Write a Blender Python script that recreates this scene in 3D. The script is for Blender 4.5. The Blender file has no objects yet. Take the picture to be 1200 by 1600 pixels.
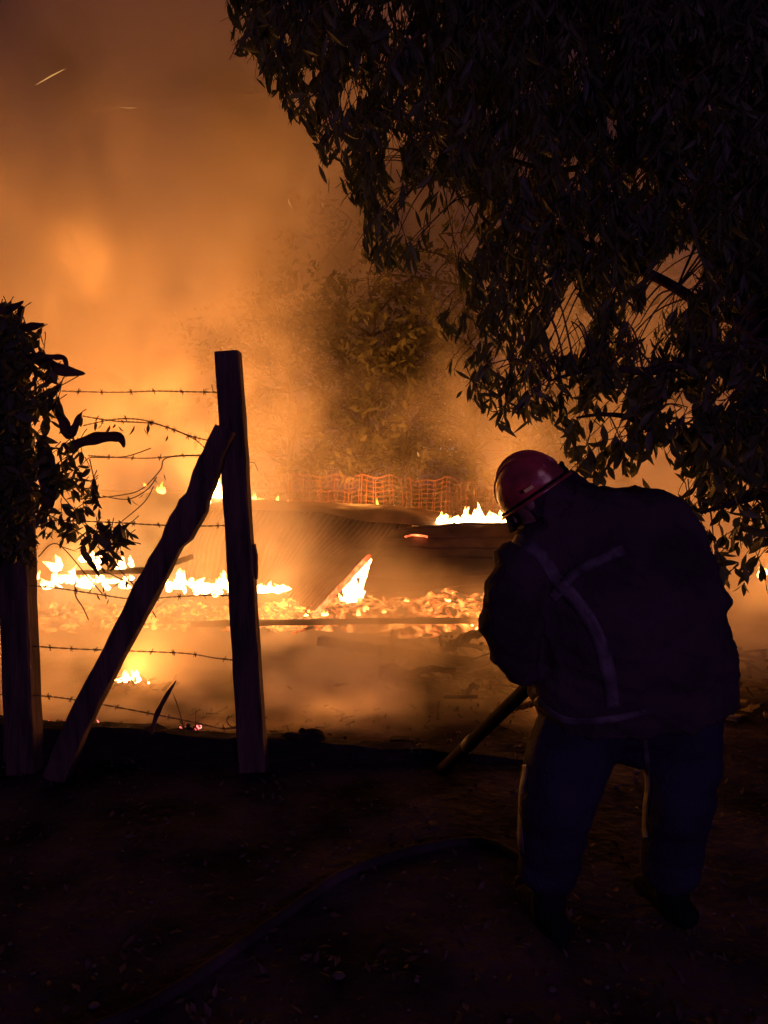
import bpy, bmesh, math, random
from mathutils import Vector, Matrix, Quaternion, noise
from mathutils.bvhtree import BVHTree
R = random.Random(11)
S = bpy.context.scene
COL = S.collection

# ------------------------------------------------------------------ camera
PITCH = math.radians(-1.9)
F = 1202.0
CAM = Vector((0, 0, 1.6))
cd = bpy.data.cameras.new('camera')
cd.sensor_fit = 'AUTO'; cd.sensor_width = 36; cd.lens = F / 1600 * 36
cd.clip_start = .05; cd.clip_end = 400
cam = bpy.data.objects.new('camera', cd); COL.objects.link(cam)
cam.location = CAM; cam.rotation_euler = (math.radians(90) + PITCH, 0, 0)
S.camera = cam

def at(px, py, Y):
    """world point at depth Y (metres along +y) seen at photo pixel px,py"""
    x = (px - 600) / F; u = (800 - py) / F
    c, s = math.cos(PITCH), math.sin(PITCH)
    d = Vector((x, c - u * s, s + u * c))
    return CAM + d * (Y / d.y)

def topx(p):
    v = Vector(p) - CAM
    c, s = math.cos(PITCH), math.sin(PITCH)
    dep = v.y * c + v.z * s
    up = -v.y * s + v.z * c
    if dep < .05: return (-9999, -9999)
    return (600 + F * v.x / dep, 800 - F * up / dep)

# ------------------------------------------------------------------ world, moon, exposure
W = bpy.data.worlds.new('World'); S.world = W; W.use_nodes = True
wn = W.node_tree; bg = wn.nodes['Background']
sky = wn.nodes.new('ShaderNodeTexSky'); sky.sky_type = 'NISHITA'; sky.sun_disc = False
sky.sun_elevation = math.radians(-4); sky.sun_rotation = math.radians(200)
mx = wn.nodes.new('ShaderNodeMix'); mx.data_type = 'RGBA'; mx.blend_type = 'MIX'
mx.inputs[0].default_value = .97
mx.inputs[7].default_value = (.14, .07, .24, 1)
wn.links.new(sky.outputs[0], mx.inputs[6]); wn.links.new(mx.outputs[2], bg.inputs[0])
bg.inputs[1].default_value = .10
sd = bpy.data.lights.new('moon', 'SUN'); sd.energy = .30; sd.angle = math.radians(25); sd.color = (1, .56, .92)
so = bpy.data.objects.new('moon', sd); COL.objects.link(so)
so.rotation_euler = (math.radians(50), 0, math.radians(20))
# blue-violet beacon of the fire engine parked behind the photographer (its light tints every shadow of the photo)
ld = bpy.data.lights.new('fire_engine_beacon', 'POINT'); ld.energy = 340; ld.color = (.60, .24, 1); ld.shadow_soft_size = .35
lo = bpy.data.objects.new('fire_engine_beacon', ld); COL.objects.link(lo); lo.location = (1.6, -4.5, 2.3)
S.view_settings.view_transform = 'Standard'; S.view_settings.look = 'None'
S.view_settings.gamma = 1; S.view_settings.use_curve_mapping = False
S.view_settings.exposure = 0.0
cy = S.cycles
cy.use_denoising = True; cy.volume_step_rate = 2.0; cy.volume_max_steps = 160; cy.volume_bounces = 2
cy.max_bounces = 5; cy.diffuse_bounces = 2; cy.glossy_bounces = 2; cy.transparent_max_bounces = 24
cy.sample_clamp_indirect = 4

# ------------------------------------------------------------------ materials
def mat(name, col, rough=.8, col2=None, nscale=6, bump=.3, bscale=30, trans=0, stretch=(1, 1, 1), metal=0, spec=.3):
    m = bpy.data.materials.new(name); m.use_nodes = True
    nt = m.node_tree; b = nt.nodes['Principled BSDF']
    b.inputs['Roughness'].default_value = rough; b.inputs['Metallic'].default_value = metal
    b.inputs['Specular IOR Level'].default_value = spec
    tc = nt.nodes.new('ShaderNodeTexCoord'); mp = nt.nodes.new('ShaderNodeMapping')
    mp.inputs['Scale'].default_value = stretch
    nt.links.new(tc.outputs['Object'], mp.inputs[0])
    n = nt.nodes.new('ShaderNodeTexNoise'); n.inputs['Scale'].default_value = nscale; n.inputs['Detail'].default_value = 6
    nt.links.new(mp.outputs[0], n.inputs[0])
    cr = nt.nodes.new('ShaderNodeValToRGB')
    c2 = col2 or tuple(c * .45 for c in col)
    cr.color_ramp.elements[0].position = .35; cr.color_ramp.elements[1].position = .65
    cr.color_ramp.elements[0].color = (*c2, 1); cr.color_ramp.elements[1].color = (*col, 1)
    nt.links.new(n.outputs[0], cr.inputs[0]); nt.links.new(cr.outputs[0], b.inputs['Base Color'])
    if bump:
        n2 = nt.nodes.new('ShaderNodeTexNoise'); n2.inputs['Scale'].default_value = bscale; n2.inputs['Detail'].default_value = 5
        nt.links.new(mp.outputs[0], n2.inputs[0])
        bp = nt.nodes.new('ShaderNodeBump'); bp.inputs['Strength'].default_value = bump; bp.inputs['Distance'].default_value = .02
        nt.links.new(n2.outputs[0], bp.inputs['Height']); nt.links.new(bp.outputs[0], b.inputs['Normal'])
    if trans:
        t = nt.nodes.new('ShaderNodeBsdfTranslucent'); ms = nt.nodes.new('ShaderNodeMixShader')
        ms.inputs[0].default_value = trans
        nt.links.new(cr.outputs[0], t.inputs[0])
        nt.links.new(b.outputs[0], ms.inputs[1]); nt.links.new(t.outputs[0], ms.inputs[2])
        nt.links.new(ms.outputs[0], nt.nodes['Material Output'].inputs[0])
    return m

def flame_mat(name, lo, hi, s_lo, s_hi, cut=.0):
    """flame: hot pale foot, orange ragged tips (generated z), with real see-through gaps"""
    m = bpy.data.materials.new(name); m.use_nodes = True; nt = m.node_tree; nt.nodes.clear()
    o = nt.nodes.new('ShaderNodeOutputMaterial'); e = nt.nodes.new('ShaderNodeEmission')
    tc = nt.nodes.new('ShaderNodeTexCoord'); sp = nt.nodes.new('ShaderNodeSeparateXYZ')
    nt.links.new(tc.outputs['Generated'], sp.inputs[0])
    n = nt.nodes.new('ShaderNodeTexNoise'); n.inputs['Scale'].default_value = 9; n.inputs['Detail'].default_value = 4
    nt.links.new(tc.outputs['Object'], n.inputs[0])
    ad = nt.nodes.new('ShaderNodeMath'); ad.operation = 'ADD'
    mu = nt.nodes.new('ShaderNodeMath'); mu.operation = 'MULTIPLY_ADD'; mu.inputs[1].default_value = 1.6; mu.inputs[2].default_value = -.8
    nt.links.new(n.outputs[0], mu.inputs[0]); nt.links.new(mu.outputs[0], ad.inputs[0]); nt.links.new(sp.outputs[2], ad.inputs[1])
    cr = nt.nodes.new('ShaderNodeValToRGB')
    cr.color_ramp.elements[0].position = .1; cr.color_ramp.elements[0].color = (*lo, 1)
    cr.color_ramp.elements[1].position = .9; cr.color_ramp.elements[1].color = (*hi, 1)
    nt.links.new(ad.outputs[0], cr.inputs[0]); nt.links.new(cr.outputs[0], e.inputs[0])
    mr = nt.nodes.new('ShaderNodeMapRange'); mr.inputs[3].default_value = s_lo; mr.inputs[4].default_value = s_hi
    nt.links.new(ad.outputs[0], mr.inputs[0]); nt.links.new(mr.outputs[0], e.inputs[1])
    tr = nt.nodes.new('ShaderNodeBsdfTransparent'); ms = nt.nodes.new('ShaderNodeMixShader')
    m2 = nt.nodes.new('ShaderNodeMapRange'); m2.inputs[1].default_value = .55; m2.inputs[2].default_value = 1.15
    m2.inputs[3].default_value = cut; m2.inputs[4].default_value = 1
    nt.links.new(ad.outputs[0], m2.inputs[0]); nt.links.new(m2.outputs[0], ms.inputs[0])
    nt.links.new(e.outputs[0], ms.inputs[1]); nt.links.new(tr.outputs[0], ms.inputs[2])
    nt.links.new(ms.outputs[0], o.inputs[0])
    m.cycles.emission_sampling = 'NONE'
    return m

def ember_mat(name, hot, base=(.02, .014, .012), strength=6, scale=7, lo=.52, hi=.68):
    m = bpy.data.materials.new(name); m.use_nodes = True; nt = m.node_tree; b = nt.nodes['Principled BSDF']
    b.inputs['Base Color'].default_value = (*base, 1); b.inputs['Roughness'].default_value = .95
    tc = nt.nodes.new('ShaderNodeTexCoord')
    n = nt.nodes.new('ShaderNodeTexNoise'); n.inputs['Scale'].default_value = scale; n.inputs['Detail'].default_value = 6
    n.inputs['Distortion'].default_value = .6
    nt.links.new(tc.outputs['Object'], n.inputs[0])
    mr = nt.nodes.new('ShaderNodeMapRange'); mr.inputs[1].default_value = lo; mr.inputs[2].default_value = hi
    nt.links.new(n.outputs[0], mr.inputs[0])
    cr = nt.nodes.new('ShaderNodeValToRGB'); cr.color_ramp.elements[0].color = (hot[0], hot[1] * .35, hot[2] * .35, 1)
    cr.color_ramp.elements[1].color = (*hot, 1)
    nt.links.new(mr.outputs[0], cr.inputs[0]); nt.links.new(cr.outputs[0], b.inputs['Emission Color'])
    mu = nt.nodes.new('ShaderNodeMath'); mu.operation = 'MULTIPLY'; mu.inputs[1].default_value = strength
    nt.links.new(mr.outputs[0], mu.inputs[0]); nt.links.new(mu.outputs[0], b.inputs['Emission Strength'])
    m.cycles.emission_sampling = 'NONE'
    return m

def emit(name, col, s):
    m = bpy.data.materials.new(name); m.use_nodes = True; b = m.node_tree.nodes['Principled BSDF']
    b.inputs['Base Color'].default_value = (.02, .02, .02, 1)
    b.inputs['Emission Color'].default_value = (*col, 1); b.inputs['Emission Strength'].default_value = s
    m.cycles.emission_sampling = 'NONE'
    return m

M = dict(
    wood=mat('weathered_timber', (.11, .075, .055), .95, (.035, .025, .02), 3, 1.0, 16, stretch=(6, 6, .8)),
    char=mat('charred_timber', (.030, .024, .022), .95, (.010, .009, .009), 9, .9, 26, stretch=(1, 3, 3), spec=.03),
    wire=mat('rusty_wire', (.10, .055, .035), .7, None, 30, 0),
    bark=mat('bark', (.05, .038, .03), .95, (.022, .017, .014), 5, .8, 18, stretch=(4, 4, 1), spec=.03),
    twig=mat('twig_bark', (.08, .055, .035), .9, None, 20, 0),
    leaf=mat('green_leaf', (.060, .080, .026), .55, (.030, .045, .016), 3, 0, trans=.22),
    leafb=mat('broad_leaf', (.055, .07, .022), .6, (.03, .04, .016), 3, 0, trans=.2),
    dead=mat('dead_leaf', (.10, .06, .03), .8, (.05, .03, .018), 8, .3, 40, trans=.15),
    farleaf=mat('smoky_tree_leaf', (.10, .095, .04), .7, (.05, .055, .025), 1.5, 0, trans=.3),
    metal=mat('burnt_roof_metal', (.17, .11, .075), .58, (.06, .042, .034), 2.2, .25, 14, metal=.35),
    net=mat('orange_plastic_net', (.20, .06, .03), .6, (.09, .035, .025), 3, 0),
    ground=mat('ashy_dirt', (.055, .040, .042), .95, (.009, .007, .007), 2.2, .8, 16, spec=.02),
    litter=mat('leaf_litter', (.10, .07, .05), .9, (.035, .025, .018), 12, 0, spec=.05),
    stone=mat('rubble_stone', (.11, .085, .07), .95, (.05, .04, .033), 6, .5, 30),
    coat=mat('dark_turnout_cloth', (.046, .034, .034), .9, (.022, .016, .018), 4, .5, 60, spec=.08),
    trouser=mat('dark_trouser_cloth', (.024, .020, .034), .85, (.014, .012, .022), 4, .5, 60, spec=.06),
    tape=mat('reflective_tape', (.075, .066, .064), .6, (.022, .020, .021), 11, .2, 80),
    helmet=mat('red_helmet_shell', (.38, .060, .045), .24, (.12, .025, .022), 9, .15, 26, spec=.6),
    black=mat('black_rubber', (.008, .008, .009), .9, None, 10, .2, 60, spec=.04),
    yellow=mat('yellow_clip', (.6, .5, .08), .5, None, 10, 0),
    skin=mat('skin', (.20, .11, .075), .6, (.16, .08, .055), 8, .1, 60),
    pole=mat('dark_pole', (.016, .013, .013), .95, (.010, .008, .008), 12, .3, 50, spec=.05),
    steel=mat('worn_steel', (.03, .026, .024), .7, (.015, .013, .012), 16, .2, 50),
    flame=flame_mat('flame', (1, .55, .16), (1, .26, .02), 16, 3),
    flame_hot=flame_mat('flame_hot', (1, .66, .26), (1, .36, .06), 34, 8),
    flame_small=flame_mat('flame_small', (1, .45, .08), (1, .2, .01), 9, 2.5),
    bed=ember_mat('ember_bed', (1, .36, .07), strength=4.5, scale=7, lo=.43, hi=.68),
    coal=ember_mat('pink_coals', (1, .22, .20), strength=4.5, scale=26, lo=.53, hi=.66),
    red=ember_mat('red_hot', (1, .20, .06), strength=4, scale=9, lo=.3, hi=.6),
    spark=emit('spark', (1, .5, .14), .7),
    lamp=emit('cold_lamp', (.45, .75, 1), 2.2),
)

# ------------------------------------------------------------------ helpers
def link(name, me, m=None, parent=None, **props):
    o = bpy.data.objects.new(name, me); COL.objects.link(o)
    if m and me is not None: me.materials.append(m)
    if parent: o.parent = parent
    for k, v in props.items(): o[k] = v
    return o

def mesh(name, v, f, smooth=False):
    me = bpy.data.meshes.new(name); me.from_pydata([tuple(p) for p in v], [], f); me.update()
    if smooth: me.polygons.foreach_set('use_smooth', [True] * len(me.polygons))
    return me

def thing(name, label, cat, group=None, loc=(0, 0, 0)):
    o = bpy.data.objects.new(name, None); COL.objects.link(o); o.location = loc; o.empty_display_size = .1
    o['label'] = label; o['category'] = cat
    if group: o['group'] = group
    return o

class MB:
    def __init__(s): s.v = []; s.f = []
    def add(s, v, f):
        n = len(s.v); s.v += [Vector(p) for p in v]; s.f += [tuple(i + n for i in q) for q in f]
    def tube(s, pts, rad, n=6, cap=True):
        pts = [Vector(p) for p in pts]
        if not hasattr(rad, '__len__'): rad = [rad] * len(pts)
        v = []; f = []; up = None
        for i, p in enumerate(pts):
            d = (pts[min(i + 1, len(pts) - 1)] - pts[max(i - 1, 0)])
            d = d.normalized() if d.length > 1e-9 else Vector((0, 0, 1))
            if up is None: up = d.orthogonal().normalized()
            up = (up - d * up.dot(d)); up = up.normalized() if up.length > 1e-6 else d.orthogonal().normalized()
            b = d.cross(up)
            for k in range(n):
                a = 2 * math.pi * k / n
                v.append(p + (up * math.cos(a) + b * math.sin(a)) * rad[i])
        for i in range(len(pts) - 1):
            for k in range(n):
                k2 = (k + 1) % n
                f.append((i * n + k, i * n + k2, (i + 1) * n + k2, (i + 1) * n + k))
        if cap:
            f.append(tuple(range(n))[::-1]); f.append(tuple((len(pts) - 1) * n + k for k in range(n)))
        s.add(v, f)
    def plank(s, pts, w, h, up=Vector((0, 0, 1)), jit=.0, rnd=R):
        """box section swept through pts; w,h lists or numbers; ragged by jit"""
        pts = [Vector(p) for p in pts]; n = len(pts); v = []; f = []
        for i, p in enumerate(pts):
            d = (pts[min(i + 1, n - 1)] - pts[max(i - 1, 0)]).normalized()
            side = d.cross(up).normalized(); u = side.cross(d)
            ww = w[i] if hasattr(w, '__len__') else w; hh = h[i] if hasattr(h, '__len__') else h
            c = .12
            for a, b in ((-1 + c, -1), (1 - c, -1), (1, -1 + c), (1, 1 - c), (1 - c, 1), (-1 + c, 1), (-1, 1 - c), (-1, -1 + c)):
                v.append(p + side * (a * ww / 2 + rnd.uniform(-jit, jit)) + u * (b * hh / 2 + rnd.uniform(-jit, jit)))
        for i in range(n - 1):
            for k in range(8):
                k2 = (k + 1) % 8
                f.append((i * 8 + k, i * 8 + k2, (i + 1) * 8 + k2, (i + 1) * 8 + k))
        f.append(tuple(range(8))[::-1]); f.append(tuple((n - 1) * 8 + k for k in range(8)))
        s.add(v, f)
    def ball(s, c, r, seg=10, rings=7, sc=(1, 1, 1), rot=None):
        v = []; f = []; c = Vector(c)
        for i in range(rings + 1):
            t = math.pi * i / rings
            for k in range(seg):
                a = 2 * math.pi * k / seg
                q = Vector((math.sin(t) * math.cos(a) * sc[0], math.sin(t) * math.sin(a) * sc[1], math.cos(t) * sc[2])) * r
                if rot: q = rot @ q
                v.append(c + q)
        for i in range(rings):
            for k in range(seg):
                k2 = (k + 1) % seg
                f.append((i * seg + k, (i + 1) * seg + k, (i + 1) * seg + k2, i * seg + k2))
        s.add(v, f)
    def build(s, name, m, parent=None, smooth=False, **props):
        return link(name, mesh(name, s.v, s.f, smooth), m, parent, **props)

def lerp(a, b, t): return a + (b - a) * t
def line(a, b, n, jit=0, rnd=R):
    a = Vector(a); b = Vector(b)
    return [a.lerp(b, i / (n - 1)) + Vector((rnd.uniform(-jit, jit), rnd.uniform(-jit, jit), rnd.uniform(-jit, jit))) for i in range(n)]
def spline(P, n=8):
    """Catmull-Rom through P"""
    P = [Vector(p) for p in P]; out = []
    for i in range(len(P) - 1):
        p0 = P[max(i - 1, 0)]; p1 = P[i]; p2 = P[i + 1]; p3 = P[min(i + 2, len(P) - 1)]
        for k in range(n):
            t = k / n
            out.append(.5 * ((2 * p1) + (p2 - p0) * t + (2 * p0 - 5 * p1 + 4 * p2 - p3) * t * t + (3 * p1 - p0 - 3 * p2 + p3) * t ** 3))
    out.append(P[-1]); return out

def inpoly(x, y, P):
    c = False; j = len(P) - 1
    for i in range(len(P)):
        if (P[i][1] > y) != (P[j][1] > y) and x < (P[j][0] - P[i][0]) * (y - P[i][1]) / (P[j][1] - P[i][1]) + P[i][0]: c = not c
        j = i
    return c

# ------------------------------------------------------------------ ground
def gz(x, y):
    n = noise.noise(Vector((x * .5, y * .5, 3))) * .05 + noise.noise(Vector((x * 2.2, y * 2.2, 7))) * .022 + noise.noise(Vector((x * 7, y * 7, 1))) * .008
    n *= 1 if y < 30 else 1
    return n + (.0 if y < 12 else min(.5, (y - 12) * .03))
def axis(lo, hi, fine, a, b, coarse):
    out = []; t = lo
    while t < hi:
        out.append(t); t += fine if a <= t < b else max(fine, min(coarse, (a - t if t < a else t - b) * .25 + fine))
    out.append(hi); return out
xs = axis(-120, 120, .06, -4, 4, 8); ys = axis(-60, 260, .06, 1.6, 9, 8)
gv = [(x, y, gz(x, y)) for y in ys for x in xs]; nx = len(xs)
gf = [(j * nx + i, j * nx + i + 1, (j + 1) * nx + i + 1, (j + 1) * nx + i) for j in range(len(ys) - 1) for i in range(nx - 1)]
link('ground', mesh('ground', gv, gf, True), M['ground'], kind='structure')

# ------------------------------------------------------------------ smoke (real volume) and thin air
def smoke_material():
    m = bpy.data.materials.new('smoke'); m.use_nodes = True; nt = m.node_tree; nt.nodes.clear()
    o = nt.nodes.new('ShaderNodeOutputMaterial'); pv = nt.nodes.new('ShaderNodeVolumePrincipled')
    pv.inputs['Color'].default_value = (.95, .91, .84, 1); pv.inputs['Density'].default_value = 1
    pv.inputs['Anisotropy'].default_value = .15
    nt.links.new(pv.outputs[0], o.inputs['Volume']); return m

BLOBS = [  # centre, radii, amount
    (at(120, 780, 9.8), (4.8, 2.5, 2.4), .20),
    (at(40, 380, 10.6), (5.0, 3.2, 4.0), .85),
    (at(120, -20, 11.0), (6.4, 4.0, 4.2), 1.0),
    (at(200, 1060, 6.5), (4.4, 1.8, 1.0), 1.2),
    (at(600, 1140, 5.3), (1.3, .7, .40), .4),
    (at(360, 850, 7.9), (1.4, .9, .8), .26),
    (at(400, 1110, 5.7), (1.9, 1.0, .62), 1.4),
    (at(1180, 900, 7.4), (2.4, 2.2, 2.0), .40),
    (at(1100, 600, 12.0), (5.0, 3.5, 5.0), .35),
    (at(640, 560, 17.5), (10.0, 2.8, 7.0), .26),
    (at(720, 690, 12.4), (3.4, 1.0, 2.0), .11),
    (at(600, 200, 18.6), (11.0, 3.4, 6.5), .75),
]
BMIN, BMAX = Vector((-9.5, 4.55, -.35)), Vector((9.5, 21.5, 12.5))
def smoke_tree():
    ng = bpy.data.node_groups.new('smoke_field', 'GeometryNodeTree')
    ng.interface.new_socket('Geometry', in_out='INPUT', socket_type='NodeSocketGeometry')
    ng.interface.new_socket('Geometry', in_out='OUTPUT', socket_type='NodeSocketGeometry')
    N, L = ng.nodes, ng.links
    def n(t, **kw):
        x = N.new(t)
        for k, v in kw.items(): setattr(x, k, v)
        return x
    def math_(op, a, b=None, c=None):
        x = n('ShaderNodeMath', operation=op)
        for i, s in enumerate((a, b, c)):
            if s is None: continue
            if isinstance(s, (int, float)): x.inputs[i].default_value = s
            else: L.new(s, x.inputs[i])
        return x.outputs[0]
    pos = n('GeometryNodeInputPosition').outputs[0]
    # billow: warp the position with noise
    wn_ = n('ShaderNodeTexNoise'); wn_.inputs['Scale'].default_value = .55; wn_.inputs['Detail'].default_value = 3
    L.new(pos, wn_.inputs['Vector'])
    vs = n('ShaderNodeVectorMath', operation='SUBTRACT'); L.new(wn_.outputs['Color'], vs.inputs[0]); vs.inputs[1].default_value = (.5, .5, .5)
    vm = n('ShaderNodeVectorMath', operation='SCALE'); L.new(vs.outputs[0], vm.inputs[0]); vm.inputs['Scale'].default_value = 3.2
    va = n('ShaderNodeVectorMath', operation='ADD'); L.new(pos, va.inputs[0]); L.new(vm.outputs[0], va.inputs[1])
    wp = va.outputs[0]
    tot = None
    for c, r, a in BLOBS:
        s = n('ShaderNodeVectorMath', operation='SUBTRACT'); L.new(wp, s.inputs[0]); s.inputs[1].default_value = c
        d = n('ShaderNodeVectorMath', operation='DIVIDE'); L.new(s.outputs[0], d.inputs[0]); d.inputs[1].default_value = r
        l = n('ShaderNodeVectorMath', operation='LENGTH'); L.new(d.outputs[0], l.inputs[0])
        mr = n('ShaderNodeMapRange', interpolation_type='SMOOTHSTEP'); L.new(l.outputs['Value'], mr.inputs[0])
        mr.inputs[1].default_value = .35; mr.inputs[2].default_value = 1.05; mr.inputs[3].default_value = a; mr.inputs[4].default_value = 0
        tot = mr.outputs[0] if tot is None else math_('ADD', tot, mr.outputs[0])
    no = n('ShaderNodeTexNoise'); no.inputs['Scale'].default_value = .8; no.inputs['Detail'].default_value = 6; no.inputs['Roughness'].default_value = .6
    mp = n('ShaderNodeVectorMath', operation='MULTIPLY'); L.new(wp, mp.inputs[0]); mp.inputs[1].default_value = (1, 1, .75)
    L.new(mp.outputs[0], no.inputs['Vector'])
    k = n('ShaderNodeMapRange'); L.new(no.outputs[0], k.inputs[0]); k.inputs[1].default_value = .44; k.inputs[2].default_value = .58
    k.inputs[3].default_value = .10; k.inputs[4].default_value = 1.7
    den = math_('MULTIPLY', tot, k.outputs[0])
    vc = n('GeometryNodeVolumeCube'); L.new(den, vc.inputs['Density'])
    vc.inputs['Min'].default_value = BMIN; vc.inputs['Max'].default_value = BMAX
    vc.inputs['Resolution X'].default_value = 210; vc.inputs['Resolution Y'].default_value = 150; vc.inputs['Resolution Z'].default_value = 150
    sm = n('GeometryNodeSetMaterial'); sm.inputs['Material'].default_value = smoke_material()
    L.new(vc.outputs[0], sm.inputs[0]); out = n('NodeGroupOutput'); L.new(sm.outputs[0], out.inputs[0])
    return ng
sm = link('smoke', bpy.data.meshes.new('smoke'), None, None, kind='stuff', label='thick orange-lit smoke billowing over the burning ruins', category='smoke')
md = sm.modifiers.new('smoke', 'NODES'); md.node_group = smoke_tree()

hz = MB(); hz.plank([(0, -3, 6), (0, 130, 6)], 120, 15)
hm = bpy.data.materials.new('haze'); hm.use_nodes = True; hm.node_tree.nodes.clear()
o_ = hm.node_tree.nodes.new('ShaderNodeOutputMaterial'); p_ = hm.node_tree.nodes.new('ShaderNodeVolumePrincipled')
p_.inputs['Color'].default_value = (.9, .85, .8, 1); p_.inputs['Density'].default_value = .030; p_.inputs['Anisotropy'].default_value = .25
hm.node_tree.links.new(p_.outputs[0], o_.inputs['Volume'])
hz.build('haze', hm, kind='stuff', label='thin smoky air over the whole yard', category='haze')

# ------------------------------------------------------------------ timber fence with barbed wire
FY = 4.3
fence = thing('barbed_wire_fence', 'timber post fence with a diagonal brace and sagging barbed wire strands', 'fence', loc=at(375, 1200, FY))
def fpart(mb, name, m, parent=None, smooth=False, **p):
    o = mb.build(name, m, None, smooth, **p)
    o.parent = parent or fence
    base = (parent or fence)
    o.matrix_parent_inverse = Matrix.Translation(-fence.location) if not parent else Matrix.Identity(4)
    return o
b = MB(); top = at(357, 551, FY); bot = at(399, 1215, FY)
b.plank(line(bot - Vector((0, 0, .1)), top, 22, .0022), [.150 - .018 * i / 21 for i in range(22)], .13, up=Vector((0, 1, 0)), jit=.0022)
post_r = fpart(b, 'post', M['wood'], label='tall middle post with a chipped right edge')
b = MB(); b.plank(line(at(401, 905, FY), at(397, 850, FY), 4), [.01, .02, .028, .012], .05, up=Vector((0, 1, 0)))
fpart(b, 'splinter', M['wood'])
b = MB(); b.plank(line(at(40, 1225, 4.3), at(16, 560, 4.3), 22, .003), [.165 - .02 * i / 21 for i in range(22)], .14, up=Vector((0, 1, 0)), jit=.0025)
fpart(b, 'post', M['wood'], label='leafy left post under the vine')
# brace with its knot
pts = spline([at(88, 1216, 4.16), at(128, 1120, 4.17), at(190, 1000, 4.17), at(252, 880, 4.18), at(303, 790, 4.18), at(330, 722, 4.18), at(353, 670, 4.18)], 6)
wd = [.122 + .005 * math.sin(i * .5) for i in range(len(pts))]
for i, p in enumerate(pts):
    py = topx(p)[1]
    if 790 < py < 835: wd[i] += .035
    if py < 720: wd[i] *= .9
b = MB(); b.plank(pts, wd, .11, up=Vector((0, 1, 0)), jit=.004)
fpart(b, 'brace', M['wood'], label='rough diagonal brace with a knot')
wires = [
    [(96, 611), (180, 613), (240, 611), (290, 612), (344, 613)],
    [(130, 665), (180, 655), (222, 656), (262, 668), (300, 682), (335, 690)],
    [(128, 650), (180, 658), (220, 660), (250, 664), (300, 684), (325, 705)],
    [(138, 712), (170, 714), (230, 716), (280, 712), (325, 711)],
    [(-20, 810), (60, 812), (170, 816), (240, 820), (300, 822), (358, 821)],
    [(48, 915), (90, 919), (150, 928), (210, 936), (280, 932), (330, 930), (364, 931)],
    [(-20, 975), (20, 975)],
    [(-30, 1005), (20, 1007), (100, 1013), (200, 1017), (290, 1021), (335, 1028), (370, 1032)],
    [(-20, 1085), (60, 1087), (120, 1094), (220, 1112), (300, 1128), (345, 1138), (374, 1137)],
]
barb_mb = MB()
for s in (-1, 1):
    barb_mb.tube([(-.006, 0, -.016 * s), (0, .003, 0), (.006, -.002, .016 * s)], .0017, 4)
    barb_mb.tube([(.006, -.016, .004 * s), (.001, 0, 0), (-.004, .014, -.008 * s)], .0016, 4)
barb_mb.tube([(-.006, 0, 0), (.006, 0, 0)], .0045, 5)
barb_me = mesh('barb', barb_mb.v, barb_mb.f); barb_me.materials.append(M['wire'])
for w in wires:
    P = spline([at(x, y, FY - .03 + R.uniform(-.02, .02)) for x, y in w], 8)
    b = MB()
    for ph in (0, math.pi):
        q = []
        for i in range((len(P) - 1) * 3 + 1):
            k = min(int(i / 3), len(P) - 2); p = P[k].lerp(P[k + 1], (i - 3 * k) / 3)
            q.append(p + Vector((0, math.cos(i * .75 + ph), math.sin(i * .75 + ph))) * .0026)
        b.tube(q, .0021, 4)
    wo = fpart(b, 'wire', M['wire'])
    L = 0; nxt = R.uniform(.03, .12)
    for i in range(len(P) - 1):
        L += (P[i + 1] - P[i]).length
        if L > nxt:
            nxt += R.uniform(.12, .17)
            o = link('barb', barb_me); o.parent = wo
            dd = (P[i + 1] - P[i]).normalized()
            o.matrix_parent_inverse = Matrix.Identity(4)
            o.matrix_local = Matrix.Translation(P[i]) @ dd.to_track_quat('X', 'Z').to_matrix().to_4x4() @ Matrix.Rotation(R.uniform(0, 6.28), 4, 'X')
            o.scale = [R.uniform(.9, 1.25)] * 3
# bent wire ends and staples on the middle post
for tp, tr_ in (([at(340, 614, FY), at(333, 611, FY - .05), at(331, 601, FY - .05)], .0025), ([at(390, 722, FY - .03), at(398, 724, FY - .03), at(403, 736, FY - .03)], .0018),
                ([at(358, 1118, FY - .03), at(354, 1126, FY - .04), at(362, 1136, FY - .04), at(374, 1137, FY - .04)], .003),
                ([at(332, 930, FY - .04), at(342, 924, FY - .05), at(348, 932, FY - .05), at(358, 926, FY - .05), at(364, 932, FY - .05)], .0025)):
    b = MB(); b.tube(spline(tp, 4), tr_, 5); fpart(b, 'wire_tail', M['wire'])

# long beam lying along the foot of the fence, raised on rubble
beam = thing('fallen_beam', 'long dark beam lying along the foot of the fence from left edge to firefighter', 'beam', loc=at(400, 1200, 4.25))
BE = [(-90, 1146, 4.50), (60, 1158, 4.50), (200, 1164, 4.5), (330, 1176, 4.48), (480, 1184, 4.46), (640, 1195, 4.46), (800, 1208, 4.46), (910, 1214, 4.46), (1015, 1219, 4.46)]
pts = spline([at(x, y, Y) for x, y, Y in BE], 7)
b = MB(); b.plank(pts, .13, [.22 + .012 * math.sin(i * .55) + R.uniform(-.004, .004) for i in range(len(pts))], jit=.009)
o = b.build('beam_timber', M['char']); o.parent = beam; o.matrix_parent_inverse = Matrix.Translation(-beam.location)
def nail(px, py, Y, h, parent, lean=0.0):
    nb = MB(); p = at(px, py, Y); t = p + Vector((lean, 0, h))
    nb.tube([p - Vector((0, 0, .03)), p.lerp(t, .5), t], .0035, 5)
    d = (t - p).normalized(); nb.tube([t, t + d * .004, t + d * .012], [.016, .018, .006], 9)
    o = nb.build('nail', M['wire']); o.parent = parent; o.matrix_parent_inverse = Matrix.Translation(-parent.location)
nail(643, 1168, 4.28, .04, beam, .006); nail(808, 1180, 4.25, .045, beam); nail(657, 1170, 4.3, .02, beam, -.004)
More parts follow.
